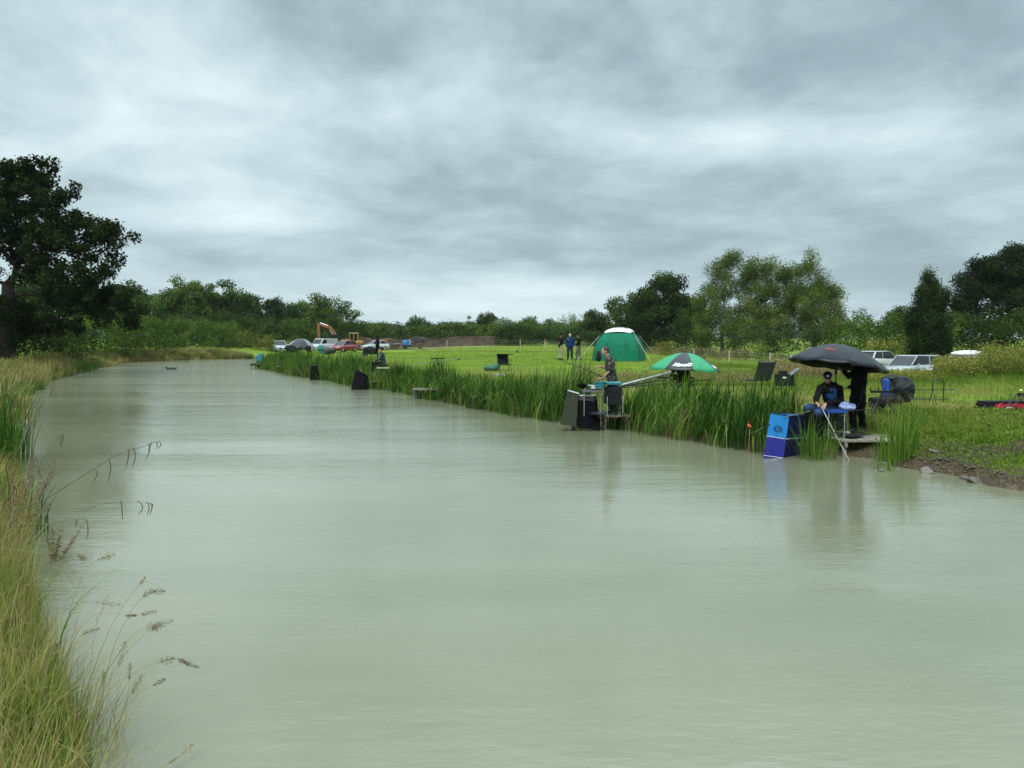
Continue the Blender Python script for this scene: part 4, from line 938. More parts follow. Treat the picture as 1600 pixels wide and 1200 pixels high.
def person(label, loc, rz, pose, jacket, trousers, voxel=0.02, hat=None, hair=HAIR, hood=False, boots=BOOT, group=None, bulk=1.0, badge=None, sleeves=True, scale=1.0, vest=None, shin=None):
    J = dict(STAND); J.update(pose or {})
    V_ = lambda q: Vector(q)
    root = thing('person', label, 'person', loc, rz, group, scale)
    pel, wst, che, nek, hed = [V_(J[k]) for k in ('pelvis', 'waist', 'chest', 'neck', 'head')]
    fdir = V_(J['face']).normalized(); fr = fdir.cross(Vector((0, 0, 1))); fr = fr.normalized() if fr.length > .1 else Vector((1, 0, 0)); up = fr.cross(fdir)
    sh = [V_(q) for q in J['sh']]; el_ = [V_(q) for q in J['el']]; wr = [V_(q) for q in J['wr']]; hp = [V_(q) for q in J['hip']]; kn = [V_(q) for q in J['kn']]; an = [V_(q) for q in J['an']]; to = [V_(q) for q in J['toe']]
    MR = Matrix((fr, fdir, up)).transposed()
    b = MB()
    def hd(c, r, mbx=b, n=14, m_=10):
        x = MB(); x.ell((0, 0, 0), r, n, m_); mbx.add([hed + MR @ (Vector(p)+Vector(c)) for p in x.v], x.f)
    hd((0, -0.005, 0.025), (.074, .094, .098)); hd((0, 0.02, -.045), (.058, .070, .068)); hd((0, .05, -.085), (.032, .034, .026))
    hd((0, .098, -.008), (.013, .020, .024)); hd((0, .103, -.022), (.018, .014, .011)); hd((0, .086, .030), (.052, .014, .012)); hd((0, .082, -.055), (.026, .014, .009))
    for s_ in (-1, 1): hd((s_*.076, -.005, -.005), (.010, .020, .030)); hd((s_*.042, .068, -.018), (.022, .02, .018))
    cap(b, nek + Vector((0, 0, -.04)), hed + MR @ Vector((0, -.02, -.05)), .058, .052)
    w = (sh[1]-sh[0]).normalized()
    for k in (-1, 1):
        cap(b, pel + w*.06*k, che + w*.07*k, .095, .10); cap(b, che + w*.07*k, sh[0 if k < 0 else 1].lerp(nek, .25), .09, .06)
        i = 0 if k < 0 else 1
        cap(b, sh[i], el_[i], .050, .040); cap(b, el_[i], wr[i], .040, .027)
        cap(b, hp[i], kn[i], .078, .052); cap(b, kn[i], an[i], .050, .036); cap(b, an[i], to[i], .036, .028)
        # hand: palm, four fingers of different length with knuckle bends, thumb from the side of the palm
        hdv = V_(J['hand'][i]).normalized(); fore = (wr[i]-el_[i]).normalized(); c_ = J['curl'][i]
        sd = hdv.cross(Vector((0, 0, 1))); sd = sd.normalized() if sd.length > .1 else w.copy(); nrm = sd.cross(hdv)
        if nrm.z > 0: nrm = -nrm
        pc = wr[i] + hdv*.085
        for q in (-1.5, -.5, .5, 1.5):
            cap(b, wr[i] + sd*q*.012, pc + sd*q*.019, .014, .0125, 8)
        for q, ln in ((-1.5, .062), (-.5, .075), (.5, .070), (1.5, .055)):
            p = pc + sd*q*.021; d = hdv.copy()
            for sg in range(3):
                d = (d + nrm*c_*(.5+.35*sg)).normalized(); p2 = p + d*ln*(.46, .32, .26)[sg]; cap(b, p, p2, .0095, .0085, 6); p = p2
        t0 = wr[i] + hdv*.03 - sd*k*.024; t1 = t0 - sd*k*.030 + hdv*.025 + nrm*.01; t2 = t1 + hdv*.030 + nrm*.018
        cap(b, t0, t1, .013, .011, 6); cap(b, t1, t2, .011, .009, 6)
    body = bake_remesh(b, 'body', SKIN, root, min(voxel, 0.011) if voxel < .02 else voxel)
    j = MB(); k_ = bulk
    for k in (-1, 1):
        i = 0 if k < 0 else 1
        cap(j, pel + w*.075*k + Vector((0, 0, -.02)), wst + w*.075*k, .115*k_, .110*k_); cap(j, wst + w*.075*k, che + w*.085*k, .110*k_, .118*k_)
        cap(j, che + w*.085*k, sh[i], .105*k_, .075); cap(j, sh[i], nek + w*.05*k, .07, .055)
        if sleeves: cap(j, sh[i], el_[i], .074, .060); cap(j, el_[i], el_[i].lerp(wr[i], .93), .058, .044)
        else: cap(j, sh[i], sh[i].lerp(el_[i], .85), .072, .066)
    cap(j, nek + Vector((0, 0, -.05)), nek + Vector((0, 0, .01)), .08, .068)
    if hood: cap(j, nek + Vector((0, 0, .02)), hed + MR @ Vector((0, -.03, .03)), .10, .118); 
    bake_remesh(j, 'jacket', jacket, root, voxel, fold=.022, fscale=9)
    t = MB()
    for i in (0, 1):
        cap(t, pel.lerp(hp[i], .7) + Vector((0, 0, .02)), hp[i], .115*k_, .108*k_); cap(t, hp[i], kn[i], .105*k_, .078); cap(t, kn[i], an[i] + Vector((0, 0, .03)), .076, .066)
    bake_remesh(t, 'trousers', trousers, root, voxel, fold=.022, fscale=9)
    for i in (0, 1):
        if shin is not None: s_ = MB(); cap(s_, kn[i].lerp(an[i], .12), an[i], .088, .072); bake_remesh(s_, 'wader', shin, root, max(voxel, .015))
        s_ = MB(); cap(s_, an[i] + (kn[i]-an[i])*.22, an[i], .058, .052); cap(s_, an[i] + (to[i]-an[i])*-.15, to[i], .050, .044); bake_remesh(s_, 'boot', boots, root, max(voxel, .015))
    def headshell(name, m, parts, label=None):
        x = MB()
        for c, r, zm in parts:
            y = MB(); y.ell((0, 0, 0), r, 16, 10, zmin=zm); x.add([hed + MR @ (Vector(p)+Vector(c)) for p in y.v], y.f)
        o = x.build(name, m, root, smooth=True); return o
    if hat is not None:
        h = headshell('cap', hat, [((0, -.008, .045), (.088, .104, .085), -0.15), ((0, .115, .038), (.066, .070, .010), -1)])
        if badge: 
            q = MB(); q.ell((0, 0, 0), (.026, .006, .018), 12, 6); p_ = hed + MR @ Vector((0, .098, .075)); o = q.build('badge', badge, root); o.location = p_; o.rotation_euler = MR.to_euler()
        headshell('hair', hair, [((0, -.03, 0.0), (.080, .078, .075), -.8)])
    elif not hood:
        headshell('hair', hair, [((0, -.022, .040), (.084, .096, .092), -.35), ((0, -.045, 0), (.074, .062, .07), -.9)])
    if not hood:
        for s_ in (-1, 1):
            q = MB(); q.ell(hed + MR @ Vector((s_*.031, .088, .010)), (.011, .008, .006), 8, 6); q.build('eye', EYE, root)
    if vest is not None:
        q = MB(); f2 = J.get('front', Vector((0, 1, 0))); f2 = Vector(f2)
        for k in (-1, 0, 1): cap(q, wst + w*.05*k + f2*.055, che + w*.055*k + f2*.055, .088, .095)
        bake_remesh(q, 'vest', vest, root, voxel)
    return root
def pose_px(loc, rz, y, jp):
    """joints traced in the photograph: {name: (px,py,dy)}, in the person's local frame; facing is +Y local"""
    inv = Matrix.Rotation(-rz, 3, 'Z'); f = lambda q: tuple(inv @ (atd(q[0], q[1], y+q[2]) - Vector(loc)))
    return {k: (f(v) if not isinstance(v[0], (tuple, list)) else tuple(f(q) for q in v)) for k, v in jp.items()}

# --- seated angler under the black umbrella (on his seat box, facing the water)
Y1 = 15.75; L1 = at(1283, 690, 0.33); L1 = Vector((atd(1290, 690, Y1).x, Y1, 0.33))
pj = pose_px(L1, 0, Y1, dict(pelvis=(1301,638,.10), waist=(1300,627,.08), chest=(1298,610,.0), neck=(1295,599,-.04), head=(1293,590,-.10),
   sh=((1311,606,.10),(1282,607,-.14)), el=((1314,626,-.05),(1275,623,-.25)), wr=((1290,631,-.32),(1275,627,-.33)), hip=((1307,641,.10),(1294,641,-.06)),
   kn=((1278,645,-.40),(1262,637,-.22)), an=((1281,684,-.36),(1266,680,-.20)), toe=((1275,690,-.48),(1259,687,-.34))))
pj['face'] = (-0.35, -1, -0.38); pj['hand'] = ((-.6, -.6, -.5), (.3, -.7, -.6)); pj['curl'] = (1.0, 1.0); pj['front'] = (-.55, -.8, 0)
person('angler in a blue cap sitting on a tackle box under the black umbrella', L1, 0, pj, BLACKCLOTH, M('blue_trousers', (0.012, 0.035, 0.11), 0.75, var=0.25, bump=0.4), voxel=.014,
       hat=NAVY, shin=BLACKCLOTH, badge=M('white_badge', (0.7, 0.72, 0.75), 0.6), vest=M('blue_vest', (0.012, 0.05, 0.20), 0.7, var=0.3, bump=.4))
# --- man standing behind him, dressed in black, head under the canopy
Y2 = 16.3; L2 = Vector((atd(1338, 676, Y2).x, Y2, 0.33))
pj = pose_px(L2, 0, Y2, dict(pelvis=(1340,618,0), waist=(1341,606,0), chest=(1343,588,0), neck=(1340,573,-.05), head=(1334,562,-.10),
   sh=((1350,580,.16),(1336,582,-.16)), el=((1343,600,.22),(1327,588,-.20)), wr=((1326,606,.05),(1318,580,-.08)), hip=((1344,621,.08),(1337,621,-.08)),
   kn=((1346,646,.08),(1332,648,-.08)), an=((1348,671,.12),(1334,673,-.08)), toe=((1336,675,.08),(1322,677,-.12))))
pj['face'] = (-1, -.2, -.3); pj['hand'] = ((-1, -.2, 0), (-.4, .4, .6)); pj['curl'] = (.6, 1.1)
person('man all in black standing on the platform gripping the black umbrella pole', L2, 0, pj, BLACKCLOTH, BLACKCLOTH, voxel=.014, hood=False, hair=HAIR, bulk=1.12)
# --- angler standing at the second platform
Y3 = 20.0; L3 = Vector((atd(955, 645, Y3).x, Y3, 0.40))
pj = pose_px(L3, 0, Y3, dict(pelvis=(956,592,0), waist=(955,583,0), chest=(953,570,0), neck=(950,559,-.02), head=(946,549,-.04),
   sh=((957,564,.17),(951,564,-.17)), el=((955,577,.20),(953,579,-.22)), wr=((938,573,.05),(943,590,-.14)), hip=((958,594,.09),(955,594,-.09)),
   kn=((958,619,.08),(953,619,-.10)), an=((960,641,.08),(956,642,-.10)), toe=((951,644,.08),(946,645,-.10))))
pj['face'] = (-1, -.15, -.25); pj['hand'] = ((-1, -.1, .05), (-1, -.1, .0)); pj['curl'] = (.8, 1.0)
person('angler in a camouflage shirt standing sideways over his teal tackle box', L3, 0, pj, CAMO, M('dark_trousers', (0.02, 0.02, 0.022), 0.8), voxel=.014, hair=HAIR, sleeves=False, bulk=.98)
# --- seated angler under the green and black umbrella, seen from behind
Y4 = 23.2; g4 = G(1070, Y4)
SIT = dict(pelvis=(0,0,.50), waist=(0,.03,.64), chest=(0,.07,.86), neck=(0,.12,1.02), head=(0,.17,1.16), sh=((-.19,.08,.97),(.19,.08,.97)), el=((-.27,.16,.72),(.27,.16,.72)),
  wr=((-.12,.40,.66),(.12,.40,.66)), hip=((-.1,.04,.49),(.1,.04,.49)), kn=((-.15,.48,.52),(.15,.48,.52)), an=((-.16,.50,.10),(.16,.50,.10)), toe=((-.17,.66,.05),(.17,.66,.05)), hand=((.3,1,0),(-.3,1,0)), curl=(1,1))
person('angler in black sitting hunched under the green and black umbrella', g4, R(20), dict(SIT, pelvis=(0,0,.42), waist=(0,.06,.54), chest=(0,.17,.72), neck=(0,.29,.84), head=(0,.38,.93), sh=((-.19,.20,.80),(.19,.20,.80)), el=((-.27,.30,.58),(.27,.30,.58)), hip=((-.1,.04,.42),(.1,.04,.42)), kn=((-.15,.46,.46),(.15,.46,.46)), face=(0,1,-.5)), BLACKCLOTH, BLACKCLOTH, voxel=.02, hair=HAIR, hat=BLACKCLOTH, bulk=1.1)
# --- three people talking in the field by the tent
Y5 = 50.0
person('person in a black jacket and khaki trousers, furthest from the tent of the three talking', G(875.5, 50.3), R(-60), dict(wr=((-.15,.26,1.12),(.22,.24,1.10)), el=((-.27,.02,1.14),(.27,.02,1.14))), BLACKCLOTH, KHAKI, voxel=.03, hat=BLACKCLOTH, group='people talking in the field')
person('person with white hair in a blue jacket, middle of the three talking', G(890.5, 49.6), R(175), None, M('mid_blue_jacket', (0.006, 0.024, 0.09), 0.8, spec=.15, var=0.2), NAVY, voxel=.03, hair=GREYHAIR, group='people talking in the field')
person('person in black jacket and dark boots, nearest the tent of the three talking', G(904, 50.2), R(75), dict(wr=((-.18,.28,1.05),(.20,.26,1.0)), el=((-.27,.0,1.12),(.27,.0,1.12)), kn=((-.12,.10,.50),(.12,-.03,.50)), an=((-.13,.08,.09),(.13,-.14,.10)), toe=((-.13,.25,.04),(.13,.03,.04))), BLACKCLOTH, DKHAKI, voxel=.03, hat=BLACKCLOTH, group='people talking in the field')
# --- angler further along the reeds
Y6 = 36.8; g6 = G(600, Y6); g6.z = 0.62
person('angler in dark grey sitting above the black keepnet, seen over the reeds', g6, R(95), dict(SIT, head=(0,.14,1.18)), M('slate_cloth', (0.022, 0.028, 0.035), 0.8, var=0.3), BLACKCLOTH, voxel=.025, hat=BLACKCLOTH, bulk=1.05)
# --- hooded figure and others far down the bank
person('person in a long black hooded coat standing beside a loaded trolley', G(590, 60), R(100), None, BLACKCLOTH, BLACKCLOTH, voxel=.035, hood=True, bulk=1.45)
person('person in black sitting under the clear grey dome umbrella', G(471, 82), R(160), SIT, BLACKCLOTH, BLACKCLOTH, voxel=.04, hood=True, bulk=1.1)
# ================================================================== UMBRELLAS, TENT, TACKLE
BLK = M('black_plastic', (0.008, 0.008, 0.009), 0.55, var=0.3, spec=0.25)
BMETAL = M('black_metal', (0.022, 0.022, 0.024), 0.4, metal=0.3, var=0.3)
SILVER = M('aluminium', (0.50, 0.51, 0.52), 0.35, metal=0.8, var=0.15)
CARBON = M('carbon_pole', (0.020, 0.021, 0.024), 0.3, var=0.2)
WOOD = M('weathered_wood', (0.115, 0.10, 0.078), 0.85, var=0.4, scale=14, bump=0.6)
POSTW = M('pale_post_wood', (0.42, 0.37, 0.27), 0.85, var=0.25, scale=8)
WHITE = M('white_plastic', (0.72, 0.73, 0.72), 0.45, var=0.08)
MESHBLK = M('black_net_cloth', (0.007, 0.007, 0.009), 0.9, spec=0.03, var=0.4, scale=20, bump=0.6, bscale=60)
TEAL = M('teal_plastic', (0.02, 0.17, 0.20), 0.4, var=0.2)
LOGOW = M('white_print', (0.75, 0.77, 0.76), 0.6, var=0.05)
def text_mesh(txt, size, bold=0.0, shear=0.0):
    cu = bpy.data.curves.new('t', 'FONT'); cu.body = txt; cu.size = size; cu.align_x = 'CENTER'; cu.align_y = 'CENTER'; cu.offset = bold; cu.shear = shear; cu.resolution_u = 3
    o = bpy.data.objects.new('t', cu); COL.objects.link(o); bpy.context.view_layer.update()
    me = bpy.data.meshes.new_from_object(o.evaluated_get(bpy.context.evaluated_depsgraph_get())); bpy.data.objects.remove(o); bpy.data.curves.remove(cu)
    bm = bmesh.new(); bm.from_mesh(me); bmesh.ops.triangulate(bm, faces=bm.faces)
    V = [tuple(v.co) for v in bm.verts]; F = [tuple(v.index for v in f.verts) for f in bm.faces]; bm.free(); bpy.data.meshes.remove(me); return V, F
def umbrella(label, tip, Rr, sag, ribs, mats, panel, tilt, pole_len, rz=0, prints=(), polemat=BMETAL, wave=0.012, clear=False, name='umbrella'):
    """tip: world position of the canopy's top; canopy hangs below it"""
    root = thing(name, label, 'umbrella', tip); T = Euler(tilt).to_matrix() @ Matrix.Rotation(rz, 3, 'Z')
    def surf(th, r):
        f = (th/(2*math.pi)*ribs) % 1.0; e = 4*f*(1-f)                      # 0 on a rib, 1 mid panel
        rr = r*(1 - 0.045*e*r**2); z = -sag*(r**1.85) - 0.030*e*r + wave*math.sin(3*th)*r**3
        return Vector((math.cos(th)*rr*Rr, math.sin(th)*rr*Rr, z))
    mb = MB(); nr, ns = 9, ribs*6
    V = [T @ surf(2*math.pi*i/ns, (j/nr)) for j in range(1, nr+1) for i in range(ns)] + [T @ Vector((0, 0, 0))]
    F = []; mi = []
    for j in range(nr-1):
        for i in range(ns): F.append((j*ns+i, (j+1)*ns+i, (j+1)*ns+(i+1) % ns, j*ns+(i+1) % ns)); mi.append(panel(i//6))
    for i in range(ns): F.append((len(V)-1, i, (i+1) % ns)); mi.append(panel(i//6))
    for f, k in zip(F, mi): pass
    mb.v = [tuple(p) for p in V]; mb.f = F; mb.mi = mi
    can = mb.build('canopy', mats, root, smooth=True, fix=True)
    so = can.modifiers.new('s', 'SOLIDIFY'); so.thickness = 0.004; so.offset = -1
    for i in range(ribs):
        r_ = MB(); th = 2*math.pi*i/ribs; r_.tube([T @ (surf(th, q/6) - Vector((0, 0, .012))) for q in range(0, 7)], 0.004, 5); r_.build('rib', BMETAL, root)
    p = MB(); ax = T @ Vector((0, 0, -1)); p.tube([ -ax*0.05, ax*0.02], [0.008, 0.014], 8); p.build('ferrule', BLK, root)
    p = MB(); e = Vector((0, 0, 0)) + ax*min(0.55, pole_len); p.tube([ax*0.01, e, Vector((e.x, e.y, -pole_len))], 0.014, 8); p.build('pole', polemat, root)
    p = MB(); p.tube([e + Vector((0, 0, .05)), e - Vector((0, 0, .08))], 0.024, 8); p.build('tilt_joint', BLK, root)
    for V2, F2, th0, r0, pm in prints:        # print laid on the cloth: u across the panel, v towards the top
        W = [T @ (surf(th0 + u_/(r0*Rr), r0 - v_/Rr)*1.0 + Vector((0, 0, .006))) for u_, v_, _ in V2]
        q = MB(); q.add(W, F2); q.build('print', pm, root, fix=False)
    return root
nylon = M('black_umbrella_cloth', (0.012, 0.014, 0.020), 0.34, var=0.3, scale=5, spec=0.16, bump=0.25, bscale=9)
REDP = M('red_print', (0.35, 0.03, 0.03), 0.6)
tip = atd(1313, 538, 16.0)
umbrella('large wet black umbrella tilted over the two men on the platform', tip, 1.0, 0.44, 10, [nylon], lambda k: 0, (R(-3), R(9), 0), 1.42, rz=R(8),
         prints=[(*text_mesh('MAP', 0.10, 0.003, 0.3), R(222), 0.60, REDP)])
gr = M('green_umbrella_cloth', (0.010, 0.25, 0.10), 0.45, var=0.15, spec=0.5); gb = M('charcoal_umbrella_cloth', (0.018, 0.020, 0.026), 0.4, var=0.15, spec=0.4)
tip4 = atd(1072, 551, 22.6)
umbrella('green and black panelled umbrella with white lettering', tip4, 1.06, 0.50, 8, [gb, gr], lambda k: 1-k % 2, (R(-1), R(3), 0), tip4.z-.68, rz=R(0),
         prints=[(*text_mesh('Maver', 0.17, 0.008, 0.35), R(-112), 0.82, LOGOW), (*text_mesh('O', 0.16, 0.010, 0.2), R(-95.5), 0.82, LOGOW), (*text_mesh('Maver', 0.17, 0.008, 0.35), R(-22), 0.82, LOGOW)])
gdome = M('grey_clear_cloth', (0.16, 0.18, 0.19), 0.35, var=0.15)
tip6 = atd(472, 529, 81)
umbrella('grey dome umbrella standing low among the parked cars', tip6, 1.55, 0.95, 8, [gdome, gb], lambda k: 1 if k in (5, 6) else 0, (0, R(4), 0), tip6.z-.6)

# --- tent (utility shelter)
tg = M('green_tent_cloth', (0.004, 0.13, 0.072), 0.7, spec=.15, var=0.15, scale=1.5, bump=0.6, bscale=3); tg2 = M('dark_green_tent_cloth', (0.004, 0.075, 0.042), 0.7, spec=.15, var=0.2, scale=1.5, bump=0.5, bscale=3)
tw = M('white_tent_cloth', (0.66, 0.70, 0.72), 0.5, var=0.05); guy = M('pale_rope', (0.45, 0.42, 0.32), 0.8)
tb = G(968, 51); tent = thing('tent', 'green walled shelter tent with a white domed roof in the field', 'tent', tb, R(-17))
prof = [(0, 1.50), (.35, 1.47), (.7, 1.43), (1.05, 1.35), (1.35, 1.23), (1.6, 1.06), (1.80, .86)]
def wall_face(rot, m, open_=False):
    mb = MB(); V = []; n = 10
    for z, hw in prof:
        for i in range(n+1):
            u_ = -1+2*i/n; bul = -.05*math.sin((i/n)*math.pi)*(1-z/2) + .012*math.sin(i*3.1+z*5); V.append((u_*hw, -hw + bul, z))
    F = [(j*(n+1)+i, j*(n+1)+i+1, (j+1)*(n+1)+i+1, (j+1)*(n+1)+i) for j in range(len(prof)-1) for i in range(n) if not (open_ and 3 <= i < 6 and j < 4)]
    Rm = Matrix.Rotation(rot, 3, 'Z'); mb.add([Rm @ Vector(p) for p in V], F); o = mb.build('wall', m, tent, fix=False)
    s_ = o.modifiers.new('s', 'SOLIDIFY'); s_.thickness = .008
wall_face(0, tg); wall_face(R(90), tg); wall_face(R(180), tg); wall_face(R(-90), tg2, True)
mb = MB(); n = 12
V = []
for j in range(7):
    t = j/6
    for i in range(4*n):
        s_ = i/n; k = int(s_); f = s_-k; c_ = [(-1,-1),(1,-1),(1,1),(-1,1)]; a = Vector(c_[k]).lerp(Vector(c_[(k+1) % 4]), f)
        e = 4*f*(1-f); q = .875*math.cos(t*math.pi/2); V.append((a.x*q, a.y*q, 1.80 + .36*math.sin(t*math.pi/2) + .09*e*(1-t)))
mb.add(V, [(j*4*n+i, j*4*n+(i+1) % (4*n), (j+1)*4*n+(i+1) % (4*n), (j+1)*4*n+i) for j in range(6) for i in range(4*n)])
mb.build('roof', tw, tent, smooth=True)
for sx, sy in ((-1,-1),(1,-1),(1,1),(-1,1)):
    mb = MB(); P = [(sx*hw*1.02, sy*hw*1.02, z) for z, hw in prof] + [(sx*.68, sy*.68, 2.02), (sx*.36, sy*.36, 2.17), (0, 0, 2.21)]
    mb.tube(curve_pts(P, 3), .02, 6); mb.build('pole', BMETAL, tent)
    mb = MB(); mb.tube([(sx*1.15, sy*1.15, 1.62), (sx*2.35, sy*2.35, 0.0)], .014, 4); mb.build('guy_rope', guy, tent)
mb = MB()
for u_ in (-.62, .62): mb.box((u_, -1.45, .62), (.03, .02, 1.2), (R(-4), 0, 0))
mb.build('seam', tg2, tent)
bl = M('black_bag_cloth', (0.009, 0.009, 0.010), 0.8, spec=0.2, var=0.35, bump=0.5)
p = G(935, 48.7); mb = MB(); mb.ell((0, 0, .28), (.20, .17, .30), 12, 8); mb.ell((.03, 0, .56), (.14, .12, .12), 10, 6)
o = bake_remesh(mb, 'bag', bl, None, .03); o.location = p; tag(o, 'black bag standing upright in the tent doorway', 'bag')

# --- fishing platforms
def platform(label, c, w_, d_, top, rz=0, nslat=8, legs=None, m=WOOD):
    root = thing('fishing_platform', label, 'platform', (c[0], c[1], 0), rz, 'wooden fishing platforms along the bank'); mb = MB()
    for i in range(nslat):
        y = -d_/2 + d_*(i+.5)/nslat; mb.box((random.uniform(-.02, .02), y, top-.018+random.uniform(-.003, .003)), (w_+random.uniform(-.03, .05), d_/nslat*.93, .035))
    mb.build('deck', m, root)
    mb = MB()
    for s_ in (-1, 1): mb.box((s_*(w_/2-.08), 0, top-.09), (.06, d_-.02, .10))
    mb.build('joist', m, root)
    for sx in (-1, 1):
        for sy in (-1, 1):
            q = MB(); q.tube([(sx*(w_/2-.08), sy*(d_/2-.1), top-.13), (sx*(w_/2-.08), sy*(d_/2-.1), -.8)], .045, 8); q.build('leg', m, root)
    return root
PF = platform('weathered wooden platform under the two men by the black umbrella', (at(1343, 681, .33).x, 15.95), 1.30, 1.75, .33, m=M('pale_weathered_wood', (.21, .19, .15), .85, var=.4, scale=14, bump=.6))
platform('reed hidden platform under the camouflage angler', (atd(935, 640, 19.9).x, 20.0), 1.5, 1.2, .38)
platform('empty rickety platform in the reeds between two black posts', (atd(665, 602, 28.6).x, 29.8), 1.2, 1.0, .38)
platform('empty platform with loose boards half buried in reeds near the green bag', (atd(757, 612, 24.6).x, 26.1), 1.0, .9, .38)
platform('small wooden platform below the angler with the black keepnet', (atd(592, 596, 34.6).x, 35.8), 1.1, 1.2, .36)
platform('distant low platform hidden in the reeds before the far cars', (atd(445, 582, 52).x, 52.3), 1.2, 1.2, .42)
platform('furthest platform standing out into the water at the end of the reeds', (atd(404, 568, 59).x, 59.3), 1.2, 1.2, .42)

# --- seat boxes
def seatbox(label, loc, rz, m_side, m_seat, h=.42, w_=.42, d_=.36, footplate=True, legs=.30):
    root = thing('tackle_box', label, 'tackle box', loc, rz)
    q = MB(); 
    for k in range(3): q.box((0, 0, legs + .04 + k*(h-.1)/3 + .02), (w_, d_, (h-.1)/3-.008))
    q.build('drawer_unit', m_side, root, bevel=.008)
    q = MB(); q.box((0, 0, legs+h-.03), (w_+.02, d_+.02, .07)); q.build('seat', m_seat, root, bevel=.02)
    for sx in (-1, 1):
        for sy in (-1, 1): q = MB(); q.tube([(sx*(w_/2+.02), sy*(d_/2+.02), legs+.2), (sx*(w_/2+.02), sy*(d_/2+.02), 0)], .013, 6); q.build('leg', SILVER, root)
    if footplate:
        q = MB(); q.box((0, d_/2+.24, .05), (w_+.1, .40, .02)); q.tube([(-w_/2, d_/2, .09), (-w_/2, d_/2+.42, .09)], .012, 6); q.tube([(w_/2, d_/2, .09), (w_/2, d_/2+.42, .09)], .012, 6); q.build('footplate', BMETAL, root)
    return root
bx = Vector((atd(1302, 660, 15.85).x, 15.9, .33))
seatbox('dark tackle box the blue capped angler sits on', bx, R(215), BLK, BLK, h=.38, legs=.12)
bx3 = Vector((atd(957, 620, 19.6).x, 19.55, .38))
seatbox('black and teal tackle box in front of the camouflage angler', bx3, R(95), BLK, TEAL, h=.55, w_=.5, legs=.30)
seatbox('tackle box under the dark grey angler above the reeds', Vector((g6.x, g6.y, g6.z-.1)), R(95), BLK, BLK, h=.42, legs=.16)
seatbox('black tackle box under the angler sheltering below the panelled umbrella', Vector((g4.x, g4.y, g4.z)), R(20), BLK, BLK, h=.36, legs=.10)
# teal bait tub, white tub, bait box, side tray
def tub(label, loc, r, h, m, name='bait_tub', water_=True):
    q = MB(); V = []
    pr = [(0, 0), (r*.9, 0), (r, h), (r+.012, h), (r+.012, h+.012), (r-.008, h+.012), (r*.9-.01, .015), (0, .015)]; n = 18
    for rr, z in pr:
        for i in range(n): a = 2*math.pi*i/n; V.append((rr*math.cos(a), rr*math.sin(a), z))
    q.add(V, [(j*n+i, j*n+(i+1) % n, (j+1)*n+(i+1) % n, (j+1)*n+i) for j in range(len(pr)-1) for i in range(n)])
    o = q.build(name, m, smooth=False, fix=True); o.location = loc; return tag(o, label, 'tub')
tub('teal round bait tub on the side tray by the camouflage angler', atd(937, 606, 19.5), .14, .14, TEAL)
tub('small white bait tub left of the teal tub', atd(927, 607, 19.5), .07, .06, WHITE)
def tray(label, c, w_, d_, z0, m, rz=0, gy_=0):
    root = thing('side_tray', label, 'tray', (c[0], c[1], z0), rz); q = MB(); q.box((0, 0, c[2]-z0), (w_, d_, .015))
    for s_ in (-1, 1): q.box((s_*w_/2, 0, c[2]-z0+.025), (.012, d_, .05)); q.box((0, s_*d_/2, c[2]-z0+.025), (w_, .012, .05))
    q.build('tray_top', m, root)
    for s_ in (-1, 1): q = MB(); q.tube([(s_*w_*.42, -d_*.4, c[2]-z0), (s_*w_*.42, -d_*.4, 0)], .012, 6); q.build('leg', SILVER, root)
    return root
BLUETRAY = M('blue_tray', (0.010, 0.055, 0.26), 0.5, var=.2)
tray('blue side tray on silver legs beside the blue capped angler', atd(1304, 644, 15.4), .38, .26, .33, BLUETRAY)
tray('grey side tray beside the camouflage angler', atd(925, 612, 19.45), .50, .35, .38, M('grey_tray', (.10, .10, .105), .5))
q = MB(); q.ell((0, 0, .04), (.14, .10, .09), 12, 8); q.ell((.12, .03, .03), (.10, .08, .07), 10, 6)
o = bake_remesh(q, 'towel', M('blue_white_towel', (0.28, 0.36, 0.62), .9, var=.6, scale=16), None, .015, fold=.03, fscale=14); o.location = atd(1321, 638, 15.6); tag(o, 'crumpled blue and white towel on the end of the tray', 'towel')
q = MB(); q.box((0, 0, .05), (.10, .09, .10), taper=.9); o = q.build('bait_cup', M('cardboard', (.42, .36, .26), .9), bevel=.006); o.location = Vector((atd(1327, 673, 15.6).x, 15.7, .332)); tag(o, 'pale square cup on the platform by the black boots', 'cup')

